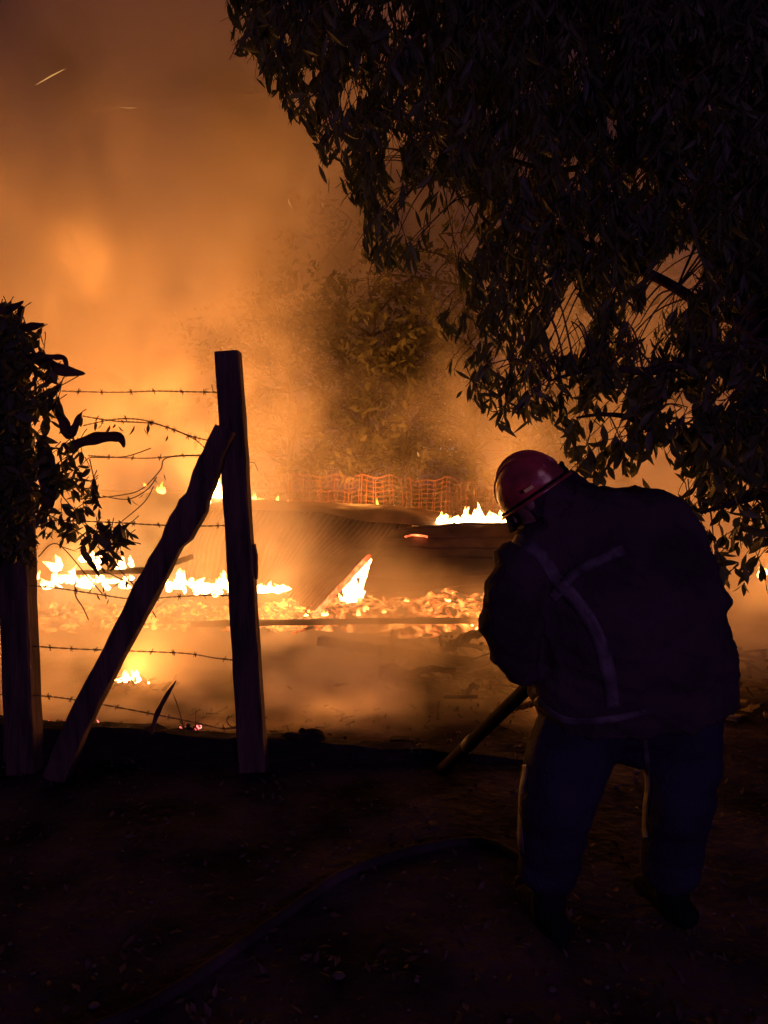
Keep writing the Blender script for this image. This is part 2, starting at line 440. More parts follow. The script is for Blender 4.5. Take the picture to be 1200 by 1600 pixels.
# charred lump on the beam
lump = MB(); lump.ball(at(485, 1150, 4.5), .075, 14, 9, (1.15, .9, .55)); lump.ball(at(455, 1149, 4.5), .05, 12, 8, (1.2, .9, .42)); lump.ball(at(470, 1143, 4.5), .02, 6, 5)
lump.ball(at(430, 1150, 4.5), .03, 8, 6, (1.2, 1, .5))
for i, v in enumerate(lump.v): lump.v[i] = v + noise.noise_vector(v * 14) * .014
lump.build('charred_lump', M['char'], smooth=True, label='rounded charred lump sitting on the beam just right of the middle post', category='charred lump')

# ------------------------------------------------------------------ fires
def tongue(h, w, rnd, wob=.55):
    """a licking flame: several lathed twisted tongues"""
    mb = MB()
    n = rnd.randint(4, 8)
    for t in range(n):
        hh = h * rnd.uniform(.2, 1) * (1 if t else 1.0); ox = rnd.uniform(-.5, .5) * w * .7; oy = rnd.uniform(-.3, .3) * w * .5
        pts = []; rad = []; ph = rnd.uniform(0, 6); lean = rnd.uniform(-.25, .25)
        N = 9
        for i in range(N + 1):
            s = i / N
            pts.append((ox + hh * (lean * s * s + wob * .35 * s * math.sin(3.2 * s + ph)), oy + hh * wob * .2 * s * math.cos(4 * s + ph), hh * s - .02))
            rad.append(max(.0015, w * rnd.uniform(.17, .31) * (1 - s) ** .85 * (.45 + 1.3 * min(s * 3.2, 1)) * (1 + .25 * math.sin(9 * s + ph)) * (.8 if s < .12 else 1)))
        mb.tube(pts, rad, 8)
    return mb
TG = []
for i in range(16):
    r_ = random.Random(40 + i); TG.append(tongue(1, .62, r_).__dict__)
TGM = [mesh('flame', t['v'], t['f'], True) for t in TG]
TGH = [m.copy() for m in TGM]; TGS = [m.copy() for m in TGM]
for m_ in TGM: m_.materials.append(M['flame'])
for m_ in TGH: m_.materials.append(M['flame_hot'])
for m_ in TGS: m_.materials.append(M['flame_small'])
def fire(label, spots, Y, kind='n', light=None, name='fire', group=None):
    """spots: (px, py_foot, height_px, width_px)"""
    c = at(sum(s[0] for s in spots) / len(spots), sum(s[1] for s in spots) / len(spots), Y)
    t = thing(name, label, 'fire', group, c)
    for s in spots:
        px, py, h, w = s[:4]; YY = Y + R.uniform(-.15, .15) + (s[4] if len(s) > 4 else 0)
        lib = {'n': TGM, 'h': TGH, 's': TGS}[kind]
        o = link('flame', R.choice(lib)); o.parent = t
        o.location = at(px, py, YY) - c
        k = YY / F
        o.scale = (w * k * 1.1, w * k * 1.1, h * k); o.rotation_euler = (R.gauss(0, .22), R.gauss(0, .22), R.uniform(0, 6.28)); f_ = R.choice((.6, .8, 1, 1.35)); o.scale = (o.scale[0] * R.uniform(.8, 1.5), o.scale[1] * f_, o.scale[2] * f_)
    if light:
        for (px, py, Yl, e, rad) in light:
            ld = bpy.data.lights.new('fire_light', 'POINT'); ld.energy = e * .50; ld.color = (1, .305, .05); ld.shadow_soft_size = rad
            lo = bpy.data.objects.new('fire_light', ld); COL.objects.link(lo); lo.parent = t; lo.location = at(px, py, Yl) - c
    return t
def row(x0, y0, x1, y1, n, h, w, jy=2, hv=.6):
    out = []
    for i in range(n):
        s = (i + R.uniform(.1, .9)) / n
        out.append((lerp(x0, x1, s), lerp(y0, y1, s) + R.uniform(-jy, jy), h * R.uniform(1 - hv, 1 + hv * .4), w * R.uniform(.7, 1.3)))
    return out
fire('tall white-hot blaze showing between the brace and the middle post', [(340, 790, 56, 34), (352, 790, 60, 36), (330, 790, 40, 30), (345, 786, 72, 30), (318, 792, 26, 26)], 11.0, 'h', [(300, 715, 11.2, 700, .5), (110, 400, 13.2, 1800, 1.0)])  # second light is added high in the smoke, away from flames, to brighten it
fire('small separate flame left of the brace, below the slack wires', [(250, 770, 24, 13), (253, 771, 16, 12), (228, 760, 12, 8)], 9.6, 's')
fire('low flames along the roof edge just right of the middle post', row(396, 786, 440, 790, 6, 16, 10) + [(401, 784, 14, 14)], 10.9, 'n')
fire('line of small flames along the far roof edge in front of the netting', row(440, 793, 600, 799, 26, 8, 14, 2, .8) + [(485, 797, 18, 9), (545, 799, 18, 8), (557, 798, 12, 8), (592, 799, 18, 5)], 10.9, 's', [(560, 760, 11.6, 400, .3)])
fire('bright flames above the right roof panel beside the helmet', row(684, 817, 800, 815, 26, 15, 20, 1.5, .8) + [(742, 815, 30, 20), (750, 815, 24, 16), (728, 815, 20, 16), (762, 815, 18, 12)] + row(790, 815, 850, 812, 6, 16, 14, 1), 10.0, 'h', [(750, 785, 10.6, 420, .25)])
fire('yellow flames burning behind the vine at the left', row(70, 914, 270, 912, 30, 20, 20, 7, .8) + [(112, 905, 38, 24), (50, 908, 26, 20), (150, 890, 44, 26), (186, 892, 30, 20), (90, 892, 34, 22), (132, 878, 30, 20, .4), (205, 885, 20, 14)] + row(-60, 915, 60, 915, 8, 26, 22), 8.9, 'h', [(120, 880, 9.0, 230, .35), (-300, 780, 9.8, 900, .5)])
fire('ragged flames between the brace and the middle post at ground level', row(262, 918, 366, 924, 22, 19, 19, 7, .8) + row(330, 920, 362, 915, 4, 18, 16), 8.7, 'h', [(315, 920, 8.2, 130, .25)])
fire('flames at the left foot of the buckled roof sheet, touching the middle post', row(398, 926, 450, 920, 14, 12, 20, 4, .8), 8.6, 'h', [(430, 935, 8.1, 80, .2)])
fire('fierce fire glowing in the torn gap between the two roof sheets', [(560, 935, 60, 20), (572, 900, 34, 16), (548, 940, 46, 22), (566, 930, 66, 16), (538, 948, 34, 20), (553, 915, 50, 14), (575, 885, 22, 12), (545, 912, 34, 24), (562, 900, 36, 20), (573, 890, 28, 14), (579, 880, 18, 9), (557, 930, 50, 26), (568, 918, 44, 18)], 9.5, 'h', [(550, 900, 9.8, 150, .2)])
fire('small tongues of flame over the ember bed in front of the roof', [(572, 955, 16, 12), (508, 962, 12, 12), (560, 962, 18, 8), (600, 958, 12, 10), (660, 992, 16, 9), (655, 975, 14, 6), (480, 962, 9, 10), (635, 940, 8, 10), (700, 940, 9, 12)], 8.4, 'n', [(600, 985, 7.6, 28, .15)])
fire('small fires at the end of the horizontal pole beside the firefighter', [(745, 985, 12, 10), (738, 978, 8, 8), (765, 918, 14, 16), (775, 922, 10, 16), (750, 972, 8, 8)], 7.6, 'n', [(752, 975, 7.2, 18, .1)])
fire('isolated ground fire behind the brace', [(204, 1066, 32, 14), (212, 1068, 22, 14), (196, 1069, 18, 14), (232, 1074, 14, 9), (168, 1022, 26, 7), (186, 1066, 14, 16), (222, 1072, 8, 10)], 6.2, 'h', [(203, 1040, 6.1, 100, .12)])
fire('fire glimpsed through the leaves right of the firefighter', [(1186, 902, 16, 10), (1196, 898, 20, 12), (1215, 895, 26, 18), (1240, 895, 26, 18)], 8.2, 'h', [(1215, 890, 8.4, 170, .25), (1330, 700, 10.5, 450, .4)])

fire('small fire hidden low behind the firefighter legs, lighting the split plank', [(905, 1110, 22, 16), (925, 1112, 30, 18), (945, 1112, 20, 16), (885, 1110, 14, 14)], 5.5, 'n', [(920, 1085, 5.5, 135, .12)])
# ember bed under the sheets: one mound, thousands of glowing bits
b = MB(); NX, NY = 90, 34
v = []
for j in range(NY + 1):
    for i in range(NX + 1):
        u = i / NX; t = j / NY
        p = at(lerp(398, 790, u), 0, 8.3).x
        Y = lerp(8.2, 10.3, t) + (.25 * math.sin(u * 9))
        x = lerp(-1.45, 1.7, u) * Y / 8.8
        e = min(u, 1 - u, t, 1 - t) * 6; e = min(1, e)
        z = gz(x, Y) - .06 + e * (.20 + .16 * noise.noise(Vector((x * 2, Y * 2, 0))) + .10 * noise.noise(Vector((x * 7, Y * 7, 4))))
        v.append((x, Y, z))
b.add(v, [(j * (NX + 1) + i, j * (NX + 1) + i + 1, (j + 1) * (NX + 1) + i + 1, (j + 1) * (NX + 1) + i) for j in range(NY) for i in range(NX)])
for i in range(260):
    x = R.uniform(-1.4, 1.5); Y = R.uniform(8.3, 9.6); z = gz(x, Y) + R.uniform(.08, .26); a = R.uniform(0, 6.28); L = R.uniform(.03, .13)
    d = Vector((math.cos(a), math.sin(a), R.uniform(-.4, .5))) * L
    b.plank([Vector((x, Y, z)) - d, Vector((x, Y, z)) + d], R.uniform(.012, .03), R.uniform(.01, .025))
b.build('embers', M['bed'], kind='stuff', label='bed of yellow and red embers under the fallen roof sheets', category='embers')
b = MB()
for i in range(420):
    px = R.uniform(40, 460); Y = R.uniform(8.4, 9.4); p = at(px, 915, Y); x = p.x; z = gz(x, Y) + R.uniform(-.02, .26) * (1 - abs(Y - 8.9)); a = R.uniform(0, 6.28); L = R.uniform(.03, .14)
    d = Vector((math.cos(a), math.sin(a), R.uniform(-.4, .6))) * L
    b.plank([Vector((x, Y, z)) - d, Vector((x, Y, z)), Vector((x, Y, z)) + d], R.uniform(.02, .06), R.uniform(.015, .04), jit=.01)
b.build('embers', M['bed'], kind='stuff', label='band of glowing embers among the flames at the left, behind the brace', category='embers')
b = MB()
def coal(c, s):
    r_ = R.uniform(.7, 1.3); q = Quaternion((R.random(), R.random(), R.random(), R.random())).normalized()
    b.ball(c, s, 6, 4, (r_, 1, R.uniform(.5, 1)), q.to_matrix())
for i in range(150):
    px = R.choice([R.gauss(10, 14), R.uniform(60, 160), R.gauss(95, 22), R.gauss(150, 12)]); Y = R.uniform(4.85, 5.15)
    p = at(px, R.gauss(1131, 6) + px * .05, Y); coal(p, R.uniform(.010, .024))
for px_, e_ in ((60, 2), (200, 2), (330, 2.4), (420, 3.2), (500, 3.2), (580, 2.4)):  # added lamps behind the beam that brighten the low smoke
    ld = bpy.data.lights.new('low_smoke_fill', 'POINT'); ld.energy = e_; ld.color = (1, .30, .05); ld.shadow_soft_size = .1
    lo = bpy.data.objects.new('low_smoke_fill', ld); COL.objects.link(lo); lo.location = at(px_, 760, 5.15); lo.location.z = .16
for i in range(14): coal(at(R.gauss(297, 8), R.gauss(1140, 4), 4.75), R.uniform(.01, .022))
b.build('coals', M['coal'], kind='stuff', label='heap of pink glowing coals behind the left end of the beam', category='coals')
b = MB()
for i in range(240):
    px = R.uniform(-60, 330); Y = R.uniform(4.8, 5.3); p = at(px, 1145 + px * .06 + R.gauss(6, 8), Y); coal(p, R.uniform(.02, .05))
b.build('ash_heap', M['char'], kind='stuff', label='heap of black charcoal behind the beam', category='charcoal')

# ------------------------------------------------------------------ fallen corrugated roof sheets
def sheet(name, rows, nu, nv, amp, waves, label, along='v', thick=.006, wob=.03):
    """rows: list of polylines [(px,py,Y),...]; a real sheet with thickness and ribs"""
    RR = [spline([at(*q) for q in r], 12) for r in rows]
    def onrow(r, u):
        k = u * (len(r) - 1); i = min(int(k), len(r) - 2); return r[i].lerp(r[i + 1], k - i)
    def P(u, v):
        col = [onrow(r, u) for r in RR]; k = v * (len(col) - 1); i = min(int(k), len(col) - 2); t = k - i
        p0 = col[max(i - 1, 0)]; p1 = col[i]; p2 = col[i + 1]; p3 = col[min(i + 2, len(col) - 1)]
        return .5 * ((2 * p1) + (p2 - p0) * t + (2 * p0 - 5 * p1 + 4 * p2 - p3) * t * t + (3 * p1 - p0 - 3 * p2 + p3) * t ** 3)
    v = []; f = []
    for s in (0, 1):
        for j in range(nv + 1):
            for i in range(nu + 1):
                u, w = i / nu, j / nv; p = P(u, w)
                e = 1e-2; du = P(min(u + e, 1), w) - P(max(u - e, 0), w); dw = P(u, min(w + e, 1)) - P(u, max(w - e, 0))
                nn = du.cross(dw); nn = nn.normalized() if nn.length > 1e-12 else Vector((0, 0, 1))
                q = w if along == 'u' else u
                h = amp * (math.sin(2 * math.pi * waves * q) if along == 'v' else max(0, math.sin(2 * math.pi * waves * q)) ** 10) + wob * noise.noise(p * 1.7) + wob * .3 * noise.noise(p * 6)
                v.append(p + nn * (h + s * thick))
    n1 = (nu + 1) * (nv + 1)
    for s in (0, 1):
        for j in range(nv):
            for i in range(nu):
                q = [s * n1 + j * (nu + 1) + i, s * n1 + j * (nu + 1) + i + 1, s * n1 + (j + 1) * (nu + 1) + i + 1, s * n1 + (j + 1) * (nu + 1) + i]
                f.append(tuple(q) if s else tuple(q[::-1]))
    def rim(a, c): f.append((a, c, c + n1, a + n1))
    for i in range(nu): rim(i, i + 1); rim(nv * (nu + 1) + i + 1, nv * (nu + 1) + i)
    for j in range(nv): rim((j + 1) * (nu + 1), j * (nu + 1)); rim(j * (nu + 1) + nu, (j + 1) * (nu + 1) + nu)
    return link(name, mesh(name, v, f, True), M['metal'], label=label, category='roof sheet', group='fallen roof sheets')
sheet('roof_sheet', [[(330, 786, 10.6), (430, 787, 10.6), (560, 793, 10.5), (660, 799, 10.4)],
                     [(300, 835, 9.9), (400, 838, 9.9), (520, 842, 9.8), (625, 850, 9.6)],
                     [(290, 880, 9.3), (390, 880, 9.2), (480, 880, 9.1), (583, 868, 9.05)],
                     [(285, 905, 9.0), (380, 906, 8.8), (440, 925, 8.65), (497, 962, 8.5)]], 330, 40, .013, 41,
      'buckled corrugated roof sheet right of the middle post, its torn edge lit by fire')
sheet('roof_sheet', [[(615, 828, 9.7), (680, 820, 9.7), (740, 817, 9.7), (880, 816, 9.7)],
                     [(597, 845, 9.4), (670, 846, 9.4), (740, 847, 9.4), (880, 845, 9.4)],
                     [(583, 870, 9.1), (660, 872, 9.1), (740, 872, 9.1), (880, 868, 9.1)],
                     [(567, 921, 8.7), (585, 924, 8.7), (680, 920, 8.7), (880, 900, 8.7)]], 100, 130, .022, 5,
      'long dark roof panel with horizontal ribs beside the firefighter', along='u')
sheet('ridge_cap', [[(330, 780, 10.75), (430, 781, 10.7), (540, 788, 10.6), (620, 791, 10.5), (670, 796, 10.4), (705, 806, 10.25)],
                    [(330, 786, 10.5), (430, 788, 10.45), (540, 796, 10.35), (610, 800, 10.2), (665, 808, 10.05), (702, 820, 9.95)],
                    [(330, 794, 10.4), (430, 797, 10.3), (530, 806, 10.15), (610, 818, 9.95), (650, 822, 9.85), (692, 830, 9.8)]], 120, 16, .002, 3,
      'long curled ridge strip capping the buckled sheet up to the junction of the roof')
for o in bpy.data.objects:
    if o.name.startswith('ridge_cap'): o['category'] = 'ridge cap'
b = MB(); b.plank(spline([at(628, 842, 9.55), at(645, 836, 9.5), (at(668, 839, 9.45))], 4), [.02, .05, .07, .06, .05, .05, .04, .03, .015], .02, jit=.006)
b.build('hot_metal_strip', M['red'], label='red-hot strip glowing where the two roof sheets meet', category='metal strip')

# burnt laths, poles and beams in front of the roof
def timber(name, P, w, h, label, m='char', cat='beam', nails=(), jit=.006, group=None, smooth=False):
    c = at(*P[0]); t = thing(name, label, cat, group, c)
    pts = spline([at(*q) for q in P], 8)
    mb = MB(); n = len(pts)
    mb.plank(pts, [w * (.85 + .3 * noise.noise(Vector((i * .7, 3, 1))) + .15) for i in range(n)], [h * (1 + .25 * noise.noise(Vector((i * .6, 8, 2)))) for i in range(n)], jit=jit)
    o = mb.build('timber', M[m]); o.parent = t; o.matrix_parent_inverse = Matrix.Translation(-c)
    for q in nails: nail(*q[:3], q[3], t, q[4] if len(q) > 4 else 0)
    return t
timber('batten', [(487, 966, 8.35), (530, 920, 8.5), (578, 868, 8.9)], .035, .05, 'glowing batten slanting up to the torn edge of the corrugated sheet', 'red', 'batten',
       [(508 + 7 * i, 941 - 7.4 * i, 8.42, .03) for i in range(5)])
timber('pole_beam', [(300, 975, 7.5), (480, 972, 7.45), (620, 970, 7.4), (760, 970, 7.3)], .05, .055, 'thin straight black beam running level in front of the ember bed', nails=[(742, 968, 7.3, .03), (700, 968, 7.35, .015)], jit=.003)
timber('charred_beam', [(500, 1000, 7.15), (560, 1010, 7.0), (640, 1022, 6.9), (760, 1038, 6.75), (860, 1046, 6.6)], .11, .075, 'charred beam slanting down behind the firefighter, second from the embers', nails=[(636, 1016, 6.9, .035), (755, 1034, 6.75, .03)])
timber('charred_beam', [(600, 1048, 6.2), (660, 1074, 6.0), (740, 1094, 5.85), (860, 1118, 5.7)], .16, .10, 'rough burnt beam with crumbling bark lying beside the hand of the firefighter', jit=.022, nails=[(728, 1086, 5.85, .035), (760, 1094, 5.8, .02)])
timber('charred_beam', [(610, 1160, 4.85), (700, 1168, 4.8), (820, 1182, 4.75)], .1, .06, 'low charred beam just behind the long fence beam', nails=[(715, 1164, 4.8, .075, .004)])
timber('burnt_stick', [(672, 1000, 7.0), (710, 1006, 7.0), (790, 1014, 7.0)], .03, .04, 'burnt stick propped over the debris pile beside the elbow', cat='stick')
timber('charred_beam', [(640, 1030, 6.7), (740, 1052, 6.5), (850, 1066, 6.4)], .10, .09, 'short charred beam wedged between the two longer burnt beams', jit=.018)
timber('charred_beam', [(690, 1018, 6.9), (720, 1000, 6.95), (752, 988, 7.0)], .09, .06, 'charred stub tilted up out of the debris pile', jit=.016)
timber('burnt_stick', [(618, 1062, 6.0), (668, 1046, 6.1), (712, 1050, 6.1)], .05, .04, 'gnarled burnt stick lying across the rough beam', cat='stick', jit=.012)
timber('burnt_stick', [(725, 1092, 5.7), (738, 1072, 5.7), (748, 1076, 5.7)], .03, .03, 'small burnt twist standing on the rough beam near the pole', cat='stick', jit=.008)
b = MB(); b.plank(spline([at(456, 990, 7.5), at(480, 982, 7.5), at(505, 976, 7.55)], 4), .02, .02, jit=.004)
b.build('glowing_stick', M['bed'], label='thin glowing stick leaning below the level beam', category='stick')
timber('split_plank', [(790, 1112, 5.2), (815, 1104, 5.1), (850, 1096, 5.0)], .09, .03, 'pale split plank end catching the light beside the pole', 'litter', 'plank')
timber('split_plank', [(300, 870, 8.2), (230, 890, 8.3), (120, 895, 8.4)], .06, .05, 'charred plank among the flames at the left', 'char', 'plank')
# debris: chunks on the ground beyond the fence
def debris(cx, cy, sx, sy, n, name, label, m, smin=.02, smax=.07, zj=.08):
    mb = MB()
    for i in range(n):
        x = R.gauss(cx, sx); y = max(R.gauss(cy, sy), 4.95 + R.uniform(0, .6)); s = R.uniform(smin, smax)
        q = Quaternion((R.random() + .1, R.uniform(-1, 1), R.uniform(-1, 1), R.uniform(-1, 1))).normalized().to_matrix()
        c = Vector((x, y, gz(x, y) + abs(R.gauss(0, zj))))
        if R.random() < .2: mb.ball(c, s * .6, 6, 4, (1, R.uniform(.5, 1), R.uniform(.4, .9)), q)
        else:
            d = q @ Vector((s * R.uniform(1.5, 4), 0, 0)); d.z *= .35
            mb.plank([c - d, c + d * .1, c + d], s * R.uniform(.3, .9), s * R.uniform(.2, .5), jit=s * .1)
    return mb.build(name, M[m], kind='stuff', label=label, category='debris')
p = at(715, 1010, 7.1); debris(p.x, 7.0, .35, .3, 90, 'debris', 'pile of burnt debris under the propped stick', 'char', zj=.12)
p = at(740, 1060, 6.3); debris(p.x, 6.3, .45, .35, 260, 'debris', 'broken charcoal and ash scattered between the beams', 'char', .015, .05, .04)
debris(2.6, 6.0, .8, .8, 260, 'rubble', 'rubble and burnt scraps on the ground right of the firefighter', 'stone', .02, .08, .08)
debris(-.1, 4.98, 1.5, .06, 160, 'debris', 'low ridge of charcoal and scraps right behind the long beam', 'char', .010, .024, .008)
p = at(208, 1076, 6.1); debris(p.x, 6.1, .16, .08, 40, 'debris', 'black remains under the isolated ground fire', 'char', .015, .045, .03)
# stones & bricks under the beam; the pale left one stands for firelit ground
for i, (px, py, Y, sx, lab) in enumerate([(165, 1203, 4.55, .19, 'pale block standing in for firelit ground under the left end of the beam, beside the brace foot'), (745, 1225, 4.3, .10, 'small lit stone under the beam near the foot of the pole')]):
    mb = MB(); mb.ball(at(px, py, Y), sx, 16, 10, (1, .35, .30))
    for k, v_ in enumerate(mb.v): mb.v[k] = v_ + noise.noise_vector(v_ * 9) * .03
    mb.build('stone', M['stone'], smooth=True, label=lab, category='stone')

# ------------------------------------------------------------------ orange netting, distant lamps, cable
net = MB()
def npos(px, k):
    top = 744 + 9 * noise.noise(Vector((px * .012, 2, 0))) + 8 * noise.noise(Vector((px * .045, 7, 0))) + (6 if px > 640 else 0) + max(0, (px - 700)) * .12
    return at(px + 3 * math.sin(k * 1.3 + px * .05), lerp(top, 806, k), 12.2 + .12 * math.sin(px * .06))
for i in range(0, 53):
    px = 420 + i * 8.2; net.tube([npos(px + 2.5 * math.sin(i * 2.3), k / 8) for k in range(9)], .005, 4, False)
for k in range(9):
    net.tube([npos(420 + i * 4.1, k / 8) for i in range(105)], (.0035, .005)[k % 2] if k else .008, 4, False)
net.build('safety_netting', M['net'], label='orange plastic netting strung behind the burning roof', category='netting')
for x, lab in ((690, 'left one of two small cold-white lamps far behind the netting'), (707, 'right one of two small cold-white lamps far behind the netting')):
    mb = MB(); c = at(x, 703, 19.5)
    t = thing('lamp', lab, 'lamp', 'distant lamps', c)
    mb.ball((0, 0, 0), .045, 10, 7); o = mb.build('bulb', M['lamp'], t)
    mb = MB(); mb.tube([(0, .1, .07), (0, .02, .06), (0, .0, .05)], .02, 6); mb.tube([(0, .1, .07), (0, .1, -1.9)], .025, 6); mb.build('lamp_post', M['twig'], t)
mb = MB(); mb.tube(spline([at(430, 713, 14), at(560, 706, 14), at(700, 703, 14.5), at(860, 706, 15)], 8), .012, 5)
mb.build('cable', M['litter'], label='thin pale cable strung level across the trees behind the netting', category='cable')

# ------------------------------------------------------------------ sparks in the air
for pts, Y, lab in [([(56, 133), (78, 120), (101, 108)], 9, 'long glowing spark at the top left'), ([(188, 167), (200, 169), (214, 168)], 10, 'short glowing spark below the long one at top left'),
                ([(450, 310), (452, 318), (457, 325)], 11, 'small curved spark beside the trees'), ([(652, 706), (655, 714)], 8, 'tiny spark right of the two slender trunks')]:
    q = spline([at(x, y, Y) for x, y in pts], 5); n = len(q)
    mb = MB(); mb.tube(q, [.0015 + .006 * math.sin(math.pi * i / (n - 1)) for i in range(n)], 5)
    mb.build('spark', M['spark'], label=lab, category='spark')

# ------------------------------------------------------------------ background trees
def leaf_mesh(L, Wd, bend, mname, fold=.25):
    me_v = []; f = []
    prof = [0, .55, 1, .92, .6, 0]; n = len(prof)
    for i, p_ in enumerate(prof):
        s = i / (n - 1); z = -L * s; y = bend * L * s * s
        w = Wd / 2 * p_
        if i in (0, n - 1): me_v.append((0, y, z))
        else: me_v += [(-w, y - w * fold, z), (0, y, z), (w, y - w * fold, z)]
    f.append((0, 2, 1)); f.append((0, 3, 2))
    for i in range(n - 3):
        a = 1 + 3 * i; c = a + 3
        f += [(a, a + 1, c + 1, c), (a + 1, a + 2, c + 2, c + 1)]
    e = len(me_v) - 1; a = e - 3
    f += [(a, a + 1, e), (a + 1, a + 2, e)]
    return me_v, f
def limb(mb, p0, d, L, r, depth, rnd, tips, grav=-.05, spread=.6, n=7, twist=.25):
    pts = [Vector(p0)]; d = Vector(d).normalized(); rad = [r]
    for i in range(n):
        d = (d + Vector((rnd.gauss(0, twist), rnd.gauss(0, twist), rnd.gauss(0, twist) * .6 + grav)) * .5).normalized()
        pts.append(pts[-1] + d * L / n); rad.append(r * (1 - .62 * (i + 1) / n))
    mb.tube(pts, rad, 6 if r > .02 else 4, False)
    if depth <= 0: tips.extend(pts[2:]); return
    for k in range(rnd.randint(3, 4)):
        i = rnd.randint(max(1, n // 3), n); q = pts[i]
        dd = (d + Vector((rnd.gauss(0, spread), rnd.gauss(0, spread), rnd.gauss(.1, spread * .7)))).normalized()
        limb(mb, q, dd, L * rnd.uniform(.5, .75), rad[i] * .65, depth - 1, rnd, tips, grav, spread)
def far_tree(px, Y, H, seed, label, leaves=3200, lean=0, r=.09, first=.35, sz=.22):
    rnd = random.Random(seed); x = at(px, 760, Y).x; z0 = gz(x, Y) - .1
    t = thing('background_tree', label, 'tree', 'trees beyond the fire', (x, Y, z0))
    mb = MB(); tips = []
    pts = [Vector((0, 0, 0))]
    for i in range(10): pts.append(Vector((lean * (i + 1) / 10 + rnd.gauss(0, .04), rnd.gauss(0, .04), H * .8 * (i + 1) / 10)))
    mb.tube(pts, [r * (1 - .075 * i) for i in range(11)], 8)
    mb.build('trunk', M['bark'], t)
    mb = MB()
    for i in range(3, 11):
        if i / 10 < first: continue
        for k in range(3):
            a = rnd.uniform(0, 6.28)
            limb(mb, pts[i], (math.cos(a), math.sin(a), rnd.uniform(.1, .8)), H * rnd.uniform(.16, .3), r * .35, 2, rnd, tips)
    mb.build('branch', M['bark'], t)
    V = []; Fc = []
    for i in range(int(leaves * .5)):
        p_ = rnd.choice(tips) + Vector((rnd.gauss(0, .10), rnd.gauss(0, .10), rnd.gauss(0, .09)))
        q = Quaternion((rnd.gauss(0, 1), rnd.gauss(0, 1), rnd.gauss(0, 1), rnd.gauss(0, 1))).normalized(); s = sz * rnd.uniform(.5, 1.2)
        n = len(V)
        for c_ in ((-.5, 0, 0), (0, .22, .05), (.5, 0, 0), (0, -.22, .05)): V.append(p_ + q @ (Vector(c_) * s))
        Fc.append((n, n + 1, n + 2, n + 3))
    link('crown', mesh('crown', V, Fc), M['farleaf'], t)
far_tree(455, 15.5, 6.2, 1, 'smoke-veiled leafy tree nearest the smoke plume, behind the left of the netting', 4200)
far_tree(560, 14.8, 5.6, 2, 'leafy tree behind the middle of the netting, its crown low and dense', 5200, .3, first=.25)
far_tree(622, 14.0, 4.2, 3, 'slender pale-trunked tree, left of a close pair behind the netting', 1500, .1, .05, .6)
far_tree(642, 14.2, 4.8, 4, 'slender pale-trunked tree, right of a close pair behind the netting', 1500, -.1, .05, .6)
far_tree(735, 15.6, 7.0, 5, 'bushy tree standing behind the helmet side of the netting', 5200, 0, .12, .3)
far_tree(850, 14.4, 6.4, 6, 'half-bare tree behind the firefighter helmet', 2600, .2, .09, .3)
far_tree(500, 18.4, 8.4, 7, 'tall dim tree rising highest behind the smoke, left of the canopy edge', 5200, 0, .13, .3)
far_tree(980, 17.0, 7.0, 8, 'hazy tree seen through gaps in the near canopy', 4200, 0, .12, .3)
far_tree(1190, 16.0, 6.5, 10, 'hazy tree at the right edge behind the near trunk', 3600, 0, .12, .3)
# undergrowth under the trees
mb = MB(); V = []; Fc = []
for i in range(9000):
    x = R.uniform(-3.5, 9); y = R.uniform(13.4, 16.5); z = gz(x, y) + abs(R.gauss(0, .5)) * (1 + .5 * math.sin(x * 2.1)) ; q = Quaternion((R.gauss(0, 1), R.gauss(0, 1), R.gauss(0, 1), R.gauss(0, 1))).normalized(); n = len(V)
    for c_ in ((-.5, 0, 0), (0, .2, .04), (.5, 0, 0), (0, -.2, .04)): V.append(Vector((x, y, z)) + q @ (Vector(c_) * .12))
    Fc.append((n, n + 1, n + 2, n + 3))
link('undergrowth', mesh('undergrowth', V, Fc), M['farleaf'], kind='stuff', label='tangled undergrowth below the background trees', category='undergrowth')

# ------------------------------------------------------------------ near canopy tree (right)
CAN = [(1320, -160), (350, -160), (352, -20), (362, 40), (366, 96), (395, 90), (402, 128), (412, 165), (440, 170), (462, 222), (482, 208), (497, 250), (512, 312), (540, 318), (562, 330), (570, 385),
       (585, 432), (618, 425), (650, 440), (660, 405), (700, 385), (705, 420), (720, 440), (690, 462), (676, 510), (700, 535), (742, 545), (735, 560), (690, 575), (700, 620), (742, 640), (775, 672), (800, 690),
       (830, 660), (862, 662), (880, 700), (895, 745), (915, 765), (990, 775), (1060, 790), (1085, 850), (1115, 930), (1165, 935), (1180, 895), (1196, 945), (1320, 960)]
HOLES = [([(1012, 425), (1090, 385), (1100, 455), (1062, 495), (1008, 480)], .0), ([(1160, 478), (1225, 468), (1225, 560), (1172, 562)], .0),
         ([(880, 480), (920, 495), (918, 560), (875, 560), (850, 520)], .12), ([(900, 635), (960, 620), (1000, 650), (980, 690), (905, 700)], .2),
         ([(610, 275), (700, 290), (770, 330), (720, 405), (650, 395), (605, 350)], .16), ([(975, 505), (1060, 520), (1075, 590), (985, 590)], .4),
         ([(920, 700), (1080, 700), (1080, 775), (920, 765)], .55), ([(1085, 760), (1170, 740), (1190, 850), (1095, 870)], .45), ([(1120, 590), (1150, 600), (1140, 640), (1110, 630)], .3),
         ([(1130, 870), (1200, 850), (1210, 930), (1130, 935)], .35), ([(800, 560), (880, 570), (880, 640), (800, 640)], .55), ([(700, 400), (860, 420), (850, 530), (700, 540)], .7)]
